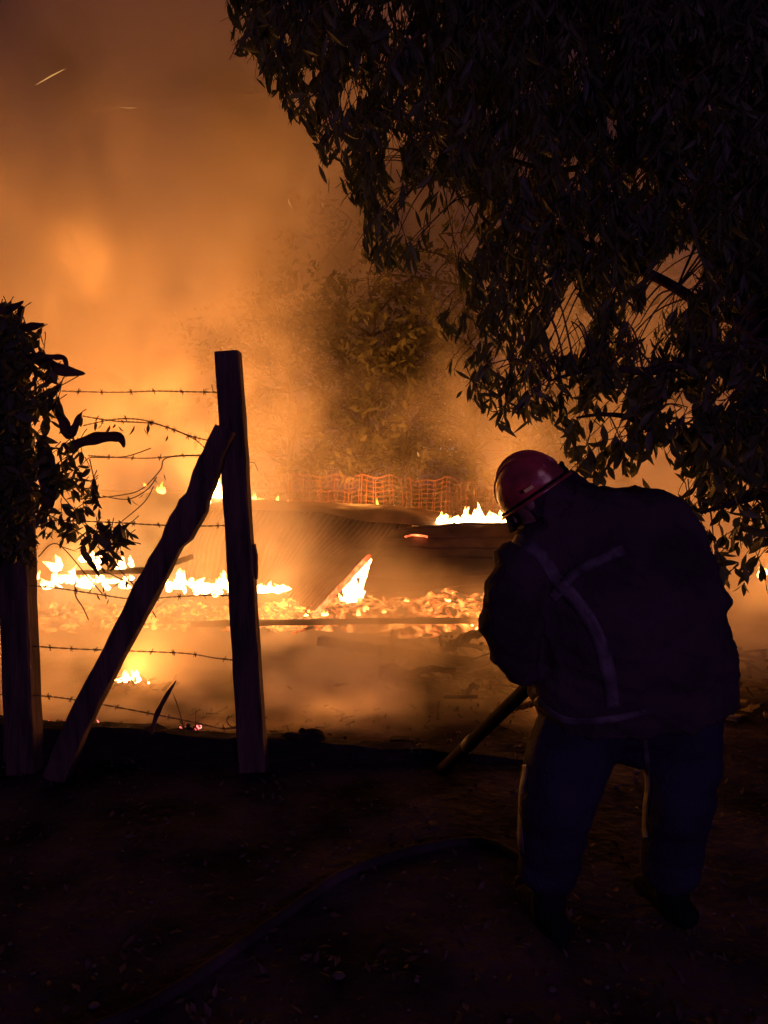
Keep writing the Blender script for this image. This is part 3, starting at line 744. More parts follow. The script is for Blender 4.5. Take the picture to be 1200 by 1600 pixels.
def keep(px, py, rnd):
    if not inpoly(px, py, CAN): return False
    m = ((px - 420) * .9 + (430 - py) * .75) / 600 if py < 470 else .35 + (px - 700) / 1400
    g = noise.noise(Vector((px / 46, py / 60, 2.2))) + .5 * noise.noise(Vector((px / 19, py / 26, 5.1)))
    if g < -.30 + .5 * (.42 - min(m, 1.1)): return rnd.random() < .12
    for P, pr in HOLES:
        if inpoly(px, py, P): return rnd.random() < pr
    return True
tree = thing('overhanging_tree', 'large dark near tree at the right edge with drooping narrow leaves overhead', 'tree', loc=at(1235, 1180, 4.6))
TB = tree.location.copy()
def tpart(o, base):
    o.parent = base; o.matrix_parent_inverse = Matrix.Translation(-base.location); return o
rt = random.Random(5)
trunk = MB()
tk = spline([Vector((at(1254, 1000, 4.6).x, 4.6, -.1)), at(1248, 1050, 4.6), at(1236, 800, 4.6), at(1190, 560, 4.6), at(1175, 330, 4.5), at(1120, 60, 4.5), at(1050, -200, 4.6)], 8)
trunk.tube(tk, [.17 - .09 * i / (len(tk) - 1) for i in range(len(tk))], 12)
tpart(trunk.build('trunk', M['bark'], smooth=True), tree)
LIMBS = [[(1180, 430, 4.5), (1060, 300, 4.7), (900, 190, 4.8), (720, 120, 4.7), (560, 60, 4.6), (420, 30, 4.4)],
         [(1172, 330, 4.5), (1040, 120, 4.3), (860, 20, 4.2), (650, -60, 4.2), (480, -90, 4.1)],
         [(1186, 520, 4.5), (1090, 470, 4.2), (960, 400, 4.1), (840, 340, 4.2), (760, 300, 4.3)],
         [(1192, 580, 4.6), (1120, 560, 4.0), (1020, 580, 3.7), (930, 585, 3.6), (850, 600, 3.6)],
         [(1212, 700, 4.6), (1150, 680, 3.9), (1060, 680, 3.7), (980, 650, 3.6), (900, 660, 3.5)],
         [(1150, 200, 4.5), (1020, 60, 5.2), (850, -40, 5.6), (600, -20, 5.6), (500, 60, 5.5)],
         [(1222, 800, 4.6), (1190, 770, 4.0), (1140, 790, 3.6), (1090, 800, 3.5)],
         [(1165, 280, 4.5), (1040, 240, 5.4), (880, 260, 5.8), (760, 240, 5.8), (680, 270, 5.6)]]
lp = []
for P in LIMBS:
    q = spline([at(*p_) for p_ in P], 7); q = [p_ + noise.noise_vector(p_ * 2.3) * .05 for p_ in q]
    mb = MB(); mb.tube(q, [.040 - .035 * i / (len(q) - 1) for i in range(len(q))], 7)
    tpart(mb.build('branch', M['bark'], smooth=True), tree); lp += q
lv = []; tw = MB()
def spray(c, rnd, n, L, broad, lib, down=.9, tl=.28):
    """a drooping twig from c with leaves hanging off it"""
    a = rnd.uniform(0, 6.28); d = Vector((math.cos(a) * .5 - .25, math.sin(a) * .5, -.5)).normalized()
    pts = [c]
    for i in range(5):
        d = (d + Vector((rnd.gauss(0, .12), rnd.gauss(0, .12), -.16 * down))).normalized(); pts.append(pts[-1] + d * tl / 5)
    ok = 0; tmp = []
    for i in range(n):
        s = rnd.uniform(.1, 1) * 4.99; k = int(s); q = pts[k].lerp(pts[k + 1], s - k)
        ld = Vector((rnd.gauss(0, .46), rnd.gauss(0, .46), -down + rnd.gauss(0, .25))).normalized()
        l = L * rnd.uniform(.65, 1.25); ctr = q + ld * l * .5
        if not keep(*topx(ctr), rnd) or not keep(*topx(q + ld * l), random.Random(1)): continue
        ok += 1; rot = (-ld).to_track_quat('Z', 'Y') @ Quaternion((0, 0, 1), rnd.uniform(0, 6.28))
        tmp.append((q, rot, l, broad))
    if ok > n * .3:
        e = pts if ok > n * .7 else pts[:4]
        tw.tube(e, [.0035, .003, .0026, .0022, .0018, .0012][:len(e)], 3, False); lib.extend(tmp)
        return True
    return False
joins = []
made = 0; tries = 0
while made < 3700 and tries < 24000:
    tries += 1
    px = rt.uniform(330, 1290); py = rt.uniform(-160, 930)
    # thicker mass toward the upper right
    if not inpoly(px, py, CAN): continue
    mass = (.42 if py > 520 and px > 820 else 1) * max(0, min(1, ((px - 420) * .9 + (430 - py) * .75) / 600))
    if rt.random() > .28 + .72 * mass: continue
    low = py > 540
    Y = rt.uniform(3.3, 4.5) if low else rt.uniform(3.6, 6.4)
    c = at(px, py, Y)
    if spray(c, rt, rt.randint(9, 15), .115 if not low else .10, low and px > 850, lv, .9 if not low else .62, rt.uniform(.2, .36)):
        made += 1
        if rt.random() < .35: joins.append(c)
# connect sprays to the nearest limb with thin wood
for c in joins:
    q = min(lp, key=lambda p_: (p_ - c).length_squared)
    if .1 < (q - c).length < 1.1:
        m_ = q.lerp(c, .5) + Vector((0, 0, .06)); tw.tube(spline([q, m_, c], 4), [.007 - .0005 * i for i in range(9)], 3, False)
tpart(tw.build('twigs', M['twig'], kind='stuff'), tree)
narrow = [leaf_mesh(1, .21, b_, 'n') for b_ in (-.12, .1, .22)]; wide = [leaf_mesh(1, .34, b_, 'w') for b_ in (-.15, .12, .28)]
NM = []; WM = []
for i in range(3):
    m_ = mesh('leaf', *narrow[i], True); m_.materials.append(M['leaf']); NM.append(m_)
    m_ = mesh('leaf', *wide[i], True); m_.materials.append(M['leafb']); WM.append(m_)
def place_leaves(lib, base, nsingle, stuffmat, libmesh_n, libmesh_w, geo_n, geo_w):
    def vis(l):
        px, py = topx(l[0]); return -20 < px < 1220 and -20 < py < 1620
    lib.sort(key=lambda l: ((l[0] - CAM).length / l[2]) + (0 if vis(l) else 1e4))
    for q, rot, l, br in lib[:nsingle]:
        o = link('leaf', rt.choice(libmesh_w if br else libmesh_n)); o.parent = base
        o.location = q - base.location; o.rotation_mode = 'QUATERNION'; o.rotation_quaternion = rot; o.scale = (l, l, l)
    V = []; Fc = []
    for q, rot, l, br in lib[nsingle:]:
        gv_, gf_ = rt.choice(geo_w if br else geo_n); n = len(V)
        V += [q + rot @ (Vector(p_) * l) for p_ in gv_]; Fc += [tuple(i + n for i in fc) for fc in gf_]
    o = link('foliage', mesh('foliage', V, Fc, True), stuffmat, kind='stuff'); tpart(o, base)
print('leaves', len(lv), 'sprays', made)
place_leaves(lv, tree, 290, M['leaf'], NM, WM, narrow, wide)

# ------------------------------------------------------------------ vine on the left post
VINE = [(-60, 470), (10, 478), (36, 498), (62, 512), (60, 540), (76, 560), (100, 590), (84, 618), (110, 640), (128, 655), (118, 700), (142, 742), (160, 775), (158, 800), (190, 822), (225, 842), (205, 862), (188, 872), (200, 890),
        (160, 905), (120, 870), (70, 850), (55, 872), (60, 905), (30, 880), (-60, 900)]
VH = [([(45, 655), (75, 650), (80, 690), (50, 690)], .35), ([(70, 650), (100, 650), (100, 690), (75, 690)], .15), ([(55, 590), (78, 600), (60, 625), (48, 610)], .3)]
def keepv(px, py, rnd):
    if not inpoly(px, py, VINE): return False
    for P, pr in VH:
        if inpoly(px, py, P): return rnd.random() < pr
    return True
vine = thing('climbing_bush', 'leafy climber smothering the left post, with twigs trailing along the wires', 'bush', loc=at(10, 1205, 4.3))
keep_can = keep; keep = keepv
vl = []; tw = MB(); made = 0; tries = 0
rt = random.Random(9)
while made < 440 and tries < 14000:
    tries += 1; px = rt.uniform(-60, 225); py = rt.uniform(460, 900)
    mass = 1 if px < 48 else .28
    if rt.random() > mass: continue
    c = at(px, py, rt.uniform(3.9, 4.6))
    if spray(c, rt, rt.randint(5, 10), rt.uniform(.07, .11), rt.random() < .6, vl, .5, rt.uniform(.10, .19)): made += 1
for P in [[(10, 1190), (14, 900), (8, 700), (20, 560), (34, 478)], [(12, 820), (60, 800), (120, 830), (170, 870), (200, 905), (222, 925)], [(15, 700), (60, 730), (110, 790), (150, 830), (220, 850)],
          [(10, 640), (60, 620), (100, 600), (130, 583)], [(60, 870), (90, 850), (140, 905), (160, 928)], [(120, 780), (180, 775), (220, 765), (250, 735), (262, 715), (330, 712)],
          [(140, 715), (190, 714), (215, 708), (236, 700)], [(160, 775), (200, 780), (230, 765), (245, 745)], [(118, 905), (118, 930), (130, 950), (138, 968)], [(140, 925), (160, 895), (190, 905), (207, 908)],
          [(190, 815), (225, 785), (240, 760)], [(140, 717), (146, 745), (150, 770)], [(238, 955), (244, 965)]]:
    tw.tube(spline([at(x, y, 4.25) for x, y in P], 7), .0035 if P[0][1] < 1000 else .018, 4)
for (x, y) in [(150, 658), (160, 662), (172, 664), (180, 662), (186, 666), (210, 664), (225, 668), (232, 662), (262, 680), (270, 668), (205, 780), (200, 775), (224, 772), (232, 770), (240, 745), (256, 740), (150, 900), (158, 890), (162, 915), (152, 928), (170, 935), (198, 905), (185, 910)]:
    ld = Vector((rt.gauss(0, .5), rt.gauss(0, .3), -1)).normalized(); vl.append((at(x, y, 4.25), (-ld).to_track_quat('Z', 'Y'), rt.uniform(.04, .065), True))
tpart(tw.build('twigs', M['twig'], kind='stuff'), vine)
place_leaves(vl, vine, 290, M['leafb'], WM, WM, wide, wide)
# big curled dead leaves hanging in the climber
def bigleaf(P, W_, Y, base, label=None):
    q = spline([at(x, y, Y + (i % 2) * .03) for i, (x, y) in enumerate(P)], 6); n = len(q); V = []; f = []
    for i, c in enumerate(q):
        s = i / (n - 1); w = W_ * (math.sin(math.pi * min(1, s * .92 + .08)) ** .6) * (1 + .12 * math.sin(s * 19))
        d = (q[min(i + 1, n - 1)] - q[max(i - 1, 0)]).normalized(); sd = d.cross(Vector((0, 1, 0))).normalized()
        for k in range(7):
            a = (k - 3) / 3; V.append(c + sd * (a * w / 2) + Vector((0, abs(a) ** 1.5 * w * .5 * math.cos(s * 5), 0)))
    for i in range(n - 1):
        for k in range(6): f.append((i * 7 + k, i * 7 + k + 1, (i + 1) * 7 + k + 1, (i + 1) * 7 + k))
    o = link('dead_leaf', mesh('dead_leaf', V, f, True), M['dead']); 
    if label: o['label'] = label
    sm_ = o.modifiers.new('s', 'SOLIDIFY'); sm_.thickness = .002
    tpart(o, base)
bigleaf([(100, 700), (130, 690), (160, 684), (188, 684), (194, 700)], .062, 4.1, vine, 'large curled dead leaf sticking out over the wire')
bigleaf([(30, 562), (60, 560), (95, 578), (134, 584)], .07, 4.1, vine)
bigleaf([(60, 556), (85, 558), (103, 562), (104, 590)], .03, 4.05, vine)
bigleaf([(-10, 482), (10, 486), (22, 482), (37, 470)], .045, 4.1, vine)
bigleaf([(-10, 520), (20, 518), (50, 512), (70, 506)], .05, 4.1, vine)
bigleaf([(80, 630), (100, 660), (112, 680), (126, 645)], .06, 4.1, vine)
bigleaf([(60, 690), (75, 730), (80, 770), (70, 810)], .10, 4.15, vine)
bigleaf([(20, 600), (25, 660), (20, 740), (18, 820)], .16, 4.2, vine)
keep = keep_can
# thin bare spear-shaped weed in front of the beam
weed = thing('dry_weed', 'dry spear-shaped weed sticking up in front of the beam between brace and middle post', 'weed', loc=at(236, 1150, 4.3))
for P, w in (([(236, 1148), (244, 1120), (258, 1092), (276, 1062)], .028), ([(290, 1150), (280, 1110), (270, 1082)], .006), ([(306, 1140), (306, 1104)], .005)):
    bigleaf(P, w, 4.25, weed)
for o in weed.children: o.name = 'blade'
for px in (345, 330):
    pass

# ------------------------------------------------------------------ foreground litter
V = []; Fc = []
for i in range(1500):
    y = R.uniform(1.8, 4.9); x = R.uniform(-.55, .6) * y; z = gz(x, y) + .006
    q = Quaternion((R.gauss(0, .3) + 1, R.gauss(0, .35), R.gauss(0, .35), R.uniform(-3, 3))).normalized(); s = R.uniform(.02, .06); n = len(V)
    for c_ in ((-.5, 0, 0), (-.1, .2, .06), (.5, 0, .02), (-.1, -.2, .05)): V.append(Vector((x, y, z + .004)) + q @ (Vector(c_) * s))
    Fc += [(n, n + 1, n + 2), (n, n + 2, n + 3)]
link('leaf_litter', mesh('leaf_litter', V, Fc), M['litter'], kind='stuff', label='fallen leaves and scraps scattered over the dark foreground dirt', category='leaf litter')
mb = MB()
for i in range(420):
    y = R.uniform(1.8, 5.6); x = R.uniform(-.55, .75) * y; s = R.uniform(.004, .010) * (1 if i % 9 else 2.2)
    mb.ball((x, y, gz(x, y) + s * .2), s, 6, 4, (1, R.uniform(.6, 1), R.uniform(.4, .8)))
mb.build('pebbles', M['stone'], kind='stuff', label='small stones in the foreground dirt', category='pebbles')
hp = spline([at(-60, 1640, 1.0).xyz, at(420, 1420, 1)], 1)
hose = MB(); HP = [(-1.2, 2.05), (-.75, 2.3), (-.42, 2.75), (-.15, 3.1), (.15, 3.3), (.45, 3.35), (.62, 3.1)]
hose.tube(spline([(x, y, gz(x, y) + .014) for x, y in HP], 10), .022, 10)
hose.build('hose', M['ground'], smooth=True, label='flat dark hose snaking across the foreground dirt', category='hose')
mb = MB(); mb.ball(at(658, 1275, 3.9), .006, 8, 6); mb.build('ember', M['red'], label='single tiny ember on the dark ground below the pole', category='ember')

# ------------------------------------------------------------------ firefighter
PY = 2.75
def remesh(mb, vox, name, m, smooth=2, disp=None):
    me = mesh(name, mb.v, mb.f); o = bpy.data.objects.new('tmp', me); COL.objects.link(o)
    bm = bmesh.new(); bm.from_mesh(me); bmesh.ops.recalc_face_normals(bm, faces=bm.faces); bm.to_mesh(me); bm.free()
    r_ = o.modifiers.new('r', 'REMESH'); r_.mode = 'VOXEL'; r_.voxel_size = vox
    s_ = o.modifiers.new('s', 'SMOOTH'); s_.iterations = smooth; s_.factor = .6
    bpy.context.view_layer.update()
    ev = o.evaluated_get(bpy.context.evaluated_depsgraph_get()); out = bpy.data.meshes.new_from_object(ev); out.name = name
    bpy.data.objects.remove(o)
    if disp:
        nv = [v_.co.copy() for v_ in out.vertices]; nn = [v_.normal.copy() for v_ in out.vertices]
        for i, v_ in enumerate(out.vertices): v_.co = nv[i] + nn[i] * disp(nv[i])
    out.polygons.foreach_set('use_smooth', [True] * len(out.polygons)); out.materials.clear(); out.materials.append(m)
    return out
def capsule(mb, pts, rad, n=14, flat=None):
    q = [Vector(p) for p in pts]; mb.tube(q, rad, n)
    for i, (p_, r_) in enumerate(zip(q, rad)): mb.ball(p_, r_ * .999, n, 8)
def tub(mb, P, R_, n=14, sub=6):
    """P: (px,py,Y) control points with radii in metres, dense capsules"""
    q = spline([at(*p_) if len(p_) == 3 and abs(p_[0]) > 20 else Vector(p_) for p_ in P], sub)
    rr = []
    for i in range(len(P) - 1):
        for k in range(sub): rr.append(lerp(R_[i], R_[i + 1], k / sub))
    rr.append(R_[-1]); mb.tube(q, rr, n); mb.ball(q[0], rr[0] * .99, n, 8); mb.ball(q[-1], rr[-1] * .99, n, 8)
ff = thing('person', 'firefighter in dark coat and red helmet, back turned, stooping with a pole in both hands', 'person', loc=(at(960, 1459, PY).x, PY, 0))
def fp(me, name, **p):
    o = link(name, me, None, None, **p); return tpart(o, ff)
K = PY / F
# body: head, neck, trunk, arms, hands, legs, feet as one surface
bd = MB()
hc = at(836, 776, 2.72)                                 # head centre
fd = Vector((-.62, .52, -.45)).normalized()           # facing direction (down left, away)
upv = Vector((-.38, .12, .80)); upv = (upv - fd * upv.dot(fd)).normalized(); sdv = fd.cross(upv).normalized()
HR = Matrix((sdv, fd, upv)).transposed()
def hpnt(x, y, z): return hc + HR @ Vector((x, y, z))
bd.ball(hc, .098, 18, 12, (.80, .98, 1.12), HR)
bd.ball(hpnt(0, .045, -.07), .06, 12, 8, (.85, .9, .8), HR)     # jaw
bd.tube([hpnt(0, .088, .015), hpnt(0, .105, -.02), hpnt(0, .118, -.032)], [.010, .014, .012], 8)   # nose
bd.ball(hpnt(0, .113, -.034), .015, 8, 6)
bd.ball(hpnt(0, .094, -.062), .017, 10, 6, (1.5, .6, .35), HR); bd.ball(hpnt(0, .092, -.074), .016, 10, 6, (1.3, .6, .4), HR)  # lips
bd.ball(hpnt(0, .085, -.10), .024, 10, 6)                       # chin
for s in (-1, 1):
    bd.ball(hpnt(s * .078, -.005, -.01), .03, 8, 6, (.35, .7, 1), HR)   # ears
    bd.ball(hpnt(s * .033, .083, .022), .017, 8, 6, (1.3, .6, .5), HR)  # brow
neckb = at(905, 812, 2.75)
tub(bd, [tuple(hpnt(0, -.02, -.05)), tuple(hpnt(0, -.035, -.11).lerp(neckb, .4)), tuple(neckb)], [.062, .062, .075], 14)
def V3(px, py, Y): return at(px, py, Y)
tub(bd, [(905, 830, 2.76), (950, 900, 2.76), (985, 990, 2.77), (985, 1085, 2.78)], [.13, .17, .16, .17], 18)
bd.ball(at(985, 850, 2.78), .17, 16, 10, (1.2, .7, .7))
SHL, ELL, WRL = (848, 862, 2.66), (802, 955, 2.60), (818, 1050, 2.64)
SHR, ELR, WRR = (985, 880, 2.98), (900, 985, 3.08), (852, 1040, 2.82)
tub(bd, [SHL, (818, 905, 2.62), ELL], [.062, .055, .045], 12); tub(bd, [ELL, (800, 1005, 2.6), WRL], [.045, .042, .030], 12)
tub(bd, [SHR, (940, 930, 3.04), ELR], [.062, .055, .045], 12); tub(bd, [ELR, (876, 1015, 2.95), WRR], [.045, .042, .030], 12)
HIPL, KNL, ANL = (925, 1130, 2.76), (872, 1250, 2.66), (858, 1400, 2.72)
HIPR, KNR, ANR = (1050, 1120, 2.80), (1064, 1245, 2.72), (1050, 1405, 2.80)
for a_, k_, n_ in ((HIPL, KNL, ANL), (HIPR, KNR, ANR)):
    tub(bd, [a_, k_], [.098, .066], 14); tub(bd, [k_, n_], [.064, .046], 14)
    A_ = at(*n_); A_.z = .07; bd.ball(A_, .045, 12, 8); bd.ball(A_ + Vector((-.02, .05, -.02)), .03, 12, 8)
# pole axis
PA, PB = at(866, 1034, 2.74), at(688, 1206, 4.30)
pd = (PB - PA).normalized()
def hand(mb, wrist, grip, side, rnd, glove=1.0):
    """palm beside the pole, four unequal fingers curled round it, thumb opposing"""
    w = Vector(wrist); g = Vector(grip); ax = pd
    tw_ = (w - g); tw_ -= ax * tw_.dot(ax); o_ = tw_.normalized()        # from pole to palm
    b_ = ax.cross(o_) * side
    r0 = .031; pc = g + o_ * (r0 + .014)
    mb.tube([w, w.lerp(pc, .6), pc], [.028, .030, .032], 12); mb.ball(pc, .034, 12, 8, (1, 1, 1))
    for k_, (off, L) in enumerate(((-.033, .9), (-.011, 1.0), (.011, .96), (.032, .78))):
        pts = [pc + ax * off]
        for j, a_ in enumerate((35, 85, 140, 195)):
            a_ = math.radians(a_ * (L if j > 1 else 1)); rr = r0 + .012
            pts.append(g + ax * (off * 1.05) + (o_ * math.cos(a_) + b_ * math.sin(a_)) * rr)
        mb.tube(pts, [.0115, .0110, .0100, .0092, .008], 9); mb.ball(pts[-1], .008, 8, 6)
        for p_ in pts[1:-1]: mb.ball(p_, .0105, 8, 6)
    pts = [pc - ax * .030, g - ax * .05 + (o_ * .6 - b_ * .9).normalized() * (r0 + .014), g - ax * .045 + (-o_ * .5 - b_ * .8).normalized() * (r0 + .012)]
    mb.tube(spline(pts, 3), [.014, .0135, .013, .0125, .012, .011, .0095], 9)
gl, gr_ = PA + pd * .035 * 3, PA + pd * (-.06)
hand(bd, at(*WRL), gl, 1, R); hand(bd, at(*WRR), gr_, -1, R)
fp(remesh(bd, .0065, 'body', M['skin'], 2), 'body')
# jacket: lofted trunk + sleeves, remeshed into one cloth shell with folds
jk = MB()
RG = [((868, 752), (925, 762), .09), ((852, 772), (1010, 766), .13), ((832, 798), (1066, 786), .19), ((812, 832), (1092, 828), .225), ((800, 885), (1110, 880), .24), ((806, 945), (1130, 938), .25),
      ((816, 1010), (1139, 1000), .245), ((828, 1070), (1142, 1045), .24), ((842, 1122), (1144, 1078), .24)]
n = 36; v = []; f = []
RG2 = []
for i in range(len(RG) - 1):
    for k in range(5):
        t_ = k / 5; a_, b_ = RG[i], RG[i + 1]
        RG2.append(((lerp(a_[0][0], b_[0][0], t_), lerp(a_[0][1], b_[0][1], t_)), (lerp(a_[1][0], b_[1][0], t_), lerp(a_[1][1], b_[1][1], t_)), lerp(a_[2], b_[2], t_)))
RG2.append(RG[-1])
for i, (Lp, Rp, dp) in enumerate(RG2):
    Lw, Rw = at(*Lp, PY), at(*Rp, PY); c = (Lw + Rw) / 2; ax_ = (Rw - Lw) / 2
    tilt = -.10 * max(0, (i / (len(RG2) - 1) - .5) * 2)
    for k in range(n):
        a_ = 2 * math.pi * k / n; ca, sa = math.cos(a_), math.sin(a_)
        ca = math.copysign(abs(ca) ** .85, ca); sa = math.copysign(abs(sa) ** .85, sa)
        v.append(c + ax_ * ca + Vector((0, dp * sa, -dp * sa * tilt * 2)))
for i in range(len(RG2) - 1):
    for k in range(n):
        k2 = (k + 1) % n; f.append((i * n + k, i * n + k2, (i + 1) * n + k2, (i + 1) * n + k))
f.append(tuple(range(n))[::-1]); f.append(tuple((len(RG2) - 1) * n + k for k in range(n)))
jk.add(v, f)
tub(jk, [(862, 850, 2.70), (820, 890, 2.64), (800, 945, 2.60), (796, 985, 2.60), (806, 1022, 2.61), (818, 1046, 2.63)], [.11, .105, .105, .098, .082, .060], 16)
tub(jk, [(1000, 860, 2.95), (940, 930, 3.05), (900, 985, 3.08), (872, 1018, 2.95), (858, 1034, 2.86)], [.12, .10, .085, .07, .055], 16)
tub(jk, [(885, 772, 2.75), (862, 768, 2.74)], [.085, .075], 16)
def folds(p):
    q = Vector((p.x * 5, p.y * 5, p.z * 11 + p.x * 5))
    r1 = 1 - abs(noise.noise(Vector((p.x * 7 + p.z * 6, p.y * 3, p.z * 4 - p.x * 5)))) * 2.4; r2 = 1 - abs(noise.noise(Vector((p.x * 4, p.y * 4 + 5, p.z * 15 + p.x * 7)))) * 2.4
    return .014 * noise.noise(q) + .014 * max(0, r1) ** 2 + .010 * max(0, r2) ** 2 + .004 * noise.noise(p * 34) - .008
jme = remesh(jk, .012, 'jacket', M['coat'], 3, folds)
fp(jme, 'jacket')
# trousers and boots
tr = MB()
tub(tr, [(985, 1060, 2.77), (990, 1105, 2.78)], [.21, .21], 20)
tub(tr, [(912, 1110, 2.75), (893, 1175, 2.70), (872, 1240, 2.66), (862, 1300, 2.68), (857, 1352, 2.71)], [.155, .155, .135, .118, .112], 18)
tub(tr, [(1062, 1095, 2.80), (1066, 1170, 2.76), (1062, 1240, 2.73), (1054, 1300, 2.76), (1048, 1352, 2.79)], [.155, .140, .122, .112, .108], 18)
fp(remesh(tr, .013, 'trousers', M['trouser'], 3, lambda p: .012 * noise.noise(Vector((p.x * 6, p.y * 6, p.z * 16))) + .005 * noise.noise(p * 22)), 'trousers')
for n_ in (ANL, ANR):
    bt = MB(); A_ = at(*n_); A_.z = 0
    tub(bt, [tuple(A_ + Vector((0, 0, .06))), tuple(A_ + Vector((0, 0, .16))), tuple(A_ + Vector((0, 0, .33)))], [.062, .062, .078], 14)
    f0 = Vector((-.30, .95, 0)).normalized()
    for k in range(9): bt.ball(A_ + f0 * (-.06 + .028 * k) + Vector((0, 0, .05)), .058 - .0012 * k, 12, 8, (1, 1, .85 - .02 * k))
    for v_ in bt.v: v_.z = max(v_.z, .004)
    fp(remesh(bt, .011, 'boot', M['black'], 2), 'boot')
# helmet: dome shell with brim, comb, rear clip
hu = Vector((-.56, .10, .82)).normalized(); hf = (fd - hu * fd.dot(hu)).normalized(); hs = hf.cross(hu).normalized()
HM = Matrix((hs, hf, hu)).transposed() * .93; hcn = at(830, 764, 2.72)
def dome(prof, n=36, comb=0):
    v = []; f = []
    for i, (r_, z_) in enumerate(prof):
        for k in range(n):
            a_ = 2 * math.pi * k / n; x, y = math.cos(a_) * r_, math.sin(a_) * r_ * 1.14
            zz = z_ + comb * math.exp(-(x / .012) ** 2) * max(0, z_ * 8) * 1.0
            v.append(hcn + HM @ Vector((x, y, zz)))
    for i in range(len(prof) - 1):
        for k in range(n): k2 = (k + 1) % n; f.append((i * n + k, i * n + k2, (i + 1) * n + k2, (i + 1) * n + k))
    return v, f
prof = [(.004, .138)] + [(.123 * math.sin(math.radians(a_)), .138 * math.cos(math.radians(a_))) for a_ in range(10, 91, 8)] + [(.124, -.012), (.128, -.022), (.142, -.030), (.146, -.035), (.141, -.038), (.126, -.030), (.117, -.012), (.112, .03), (.08, .09), (.02, .12)]
mb = MB(); mb.add(*dome(prof, 40, .010)); helm = fp(mesh('helmet', mb.v, mb.f, True), 'helmet', label='red helmet with a raised comb'); helm.data.materials.append(M['helmet'])
mb = MB(); mb.tube([hcn + HM @ Vector((math.cos(a_ * .314) * .132, math.sin(a_ * .314) * .150, -.022)) for a_ in range(21)], .006, 6, False)
o = mb.build('trim_band', M['black']); o.parent = helm; o.matrix_parent_inverse = helm.matrix_parent_inverse @ Matrix.Identity(4); o.matrix_parent_inverse = Matrix.Identity(4)
mb = MB(); c = at(877, 735, 2.70); mb.plank([c - Vector((.02, 0, .005)), c + Vector((.012, 0, .012))], .03, .028, jit=.003); mb.tube(spline([c + Vector((.01, 0, .01)), c + Vector((.022, 0, .0)), c + Vector((.018, 0, -.028))], 4), .005, 6)
mb.tube(spline([c + Vector((-.01, 0, .012)), c + Vector((0, 0, .03)), c + Vector((.008, 0, .02))], 4), .004, 6)
o = mb.build('rear_clip', M['black']); o.parent = helm; o.matrix_parent_inverse = Matrix.Identity(4)
mb = MB(); c = at(826, 764, 2.58); mb.plank([c - Vector((.014, 0, .009)), c + Vector((.014, 0, .009))], .01, .012); o = mb.build('side_clip', M['yellow']); o.parent = helm; o.matrix_parent_inverse = Matrix.Identity(4)
for sx, hh, nm in ((0, .014, 'comb'), (-.05, .005, 'rib'), (.05, .005, 'rib')):
    mb = MB(); pp = []
    for k in range(15):
        a_ = math.radians(-78 + k * 11.2); rr = math.sqrt(max(0, 1 - (sx / .123) ** 2))
        pp.append(hcn + HM @ Vector((sx, math.sin(a_) * .123 * 1.14 * rr, math.cos(a_) * .138 * rr + hh * .3)))
    mb.tube(pp, [hh * .6 * (.35 + .65 * math.sin(math.pi * k / 14)) + .002 for k in range(15)], 8)
    o = mb.build(nm, M['helmet'], smooth=True); o.parent = helm; o.matrix_parent_inverse = Matrix.Identity(4)
V = []; f = []
for i in range(4):
    for k in range(13):
        a_ = math.radians(30 + k * 10); rr = .124 + .006 * i
        V.append(hcn + HM @ Vector((math.cos(a_) * rr, math.sin(a_) * rr * 1.14, -.03 - .022 * i)))
for i in range(3):
    for k in range(12): f.append((i * 13 + k, i * 13 + k + 1, (i + 1) * 13 + k + 1, (i + 1) * 13 + k))
o = link('visor', mesh('visor', V, f, True), M['black']); o.parent = helm; o.matrix_parent_inverse = Matrix.Identity(4)
s_ = o.modifiers.new('s', 'SOLIDIFY'); s_.thickness = .004
# neck curtain
mb = MB(); tub(mb, [tuple(hcn + HM @ Vector((0, -.035, -.075))), tuple(at(866, 790, 2.73)), tuple(at(890, 803, 2.74))], [.098, .102, .105], 16)
fp(remesh(mb, .011, 'neck_curtain', M['coat'], 2, folds), 'neck_curtain')
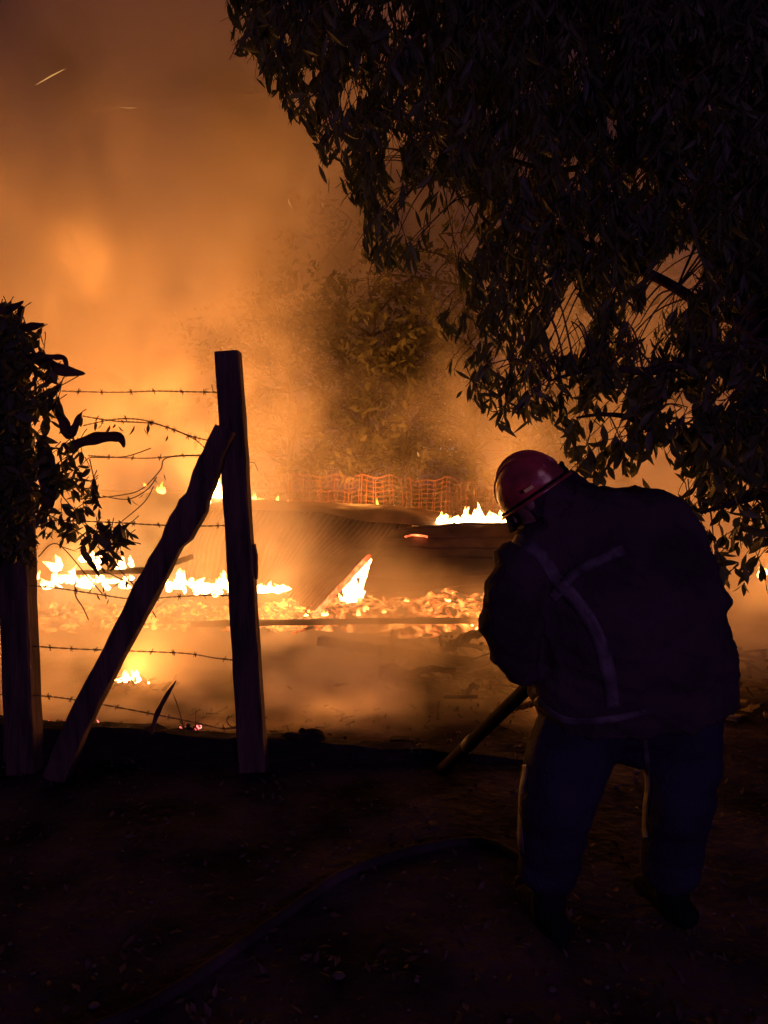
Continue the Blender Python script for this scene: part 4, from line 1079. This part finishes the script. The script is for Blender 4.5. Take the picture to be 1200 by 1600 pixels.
# reflective tape laid on the cloth
def tape(me, P, width, name, parent_obj=None, lift=.004):
    bv = BVHTree.FromPolygons([v_.co for v_ in me.vertices], [tuple(p_.vertices) for p_ in me.polygons])
    pts = spline([Vector((x, y, 0)) for x, y in P], 8); V = []; n_ok = 0
    for i, p_ in enumerate(pts):
        d = (pts[min(i + 1, len(pts) - 1)] - pts[max(i - 1, 0)]).normalized(); s_ = Vector((-d.y, d.x, 0)); rowv = []
        for k in (-1, -.33, .33, 1):
            q = p_ + s_ * (width / 2 * k); dr = (at(q.x, q.y, 3) - CAM).normalized(); h = bv.ray_cast(CAM, dr)
            if h[0] is None: rowv = None; break
            rowv.append(h[0] + h[1] * (lift if h[1].dot(dr) < 0 else -lift))
        if rowv: V.append(rowv)
    vv = [x for r_ in V for x in r_]; f = []
    for i in range(len(V) - 1):
        for k in range(3): f.append((i * 4 + k, i * 4 + k + 1, (i + 1) * 4 + k + 1, (i + 1) * 4 + k))
    o = link(name, mesh(name, vv, f, True), M['tape']); tpart(o, ff)
    s_ = o.modifiers.new('s', 'SOLIDIFY'); s_.thickness = .002; return o
tape(jme, [(806, 838), (845, 868), (870, 905), (905, 945), (930, 985), (948, 1040), (958, 1105)], 22, 'reflective_strap')
tape(jme, [(862, 935), (895, 900), (930, 878), (975, 858)], 18, 'reflective_strap')
tape(jme, [(838, 1092), (862, 1114), (892, 1126), (950, 1124), (1010, 1112)], 12, 'hem_tape')
trm = [o for o in ff.children if o.name.startswith('trousers')][0].data
tape(trm, [(816, 1160), (822, 1200), (815, 1240), (813, 1290), (816, 1335)], 8, 'trouser_tape')
tape(trm, [(1007, 1150), (1010, 1185), (1013, 1230), (1008, 1275), (1010, 1310)], 8, 'trouser_tape')
# pole
t = thing('pole', 'straight dark pole held at the firefighter waist, slanting down over the long beam', 'pole', loc=PB)
mb = MB(); q = [PA - pd * .12] + [PA.lerp(PB, i / 8) for i in range(9)]; mb.tube(q, [.026, .026, .027, .028, .029, .030, .031, .032, .033, .034], 14)
tpart(mb.build('shaft', M['pole'], smooth=True), t)
mb = MB(); mb.tube([PA.lerp(PB, .60), PA.lerp(PB, .615), PA.lerp(PB, .66), PA.lerp(PB, .675)], [.031, .035, .035, .032], 14); tpart(mb.build('metal_collar', M['steel'], smooth=True), t)
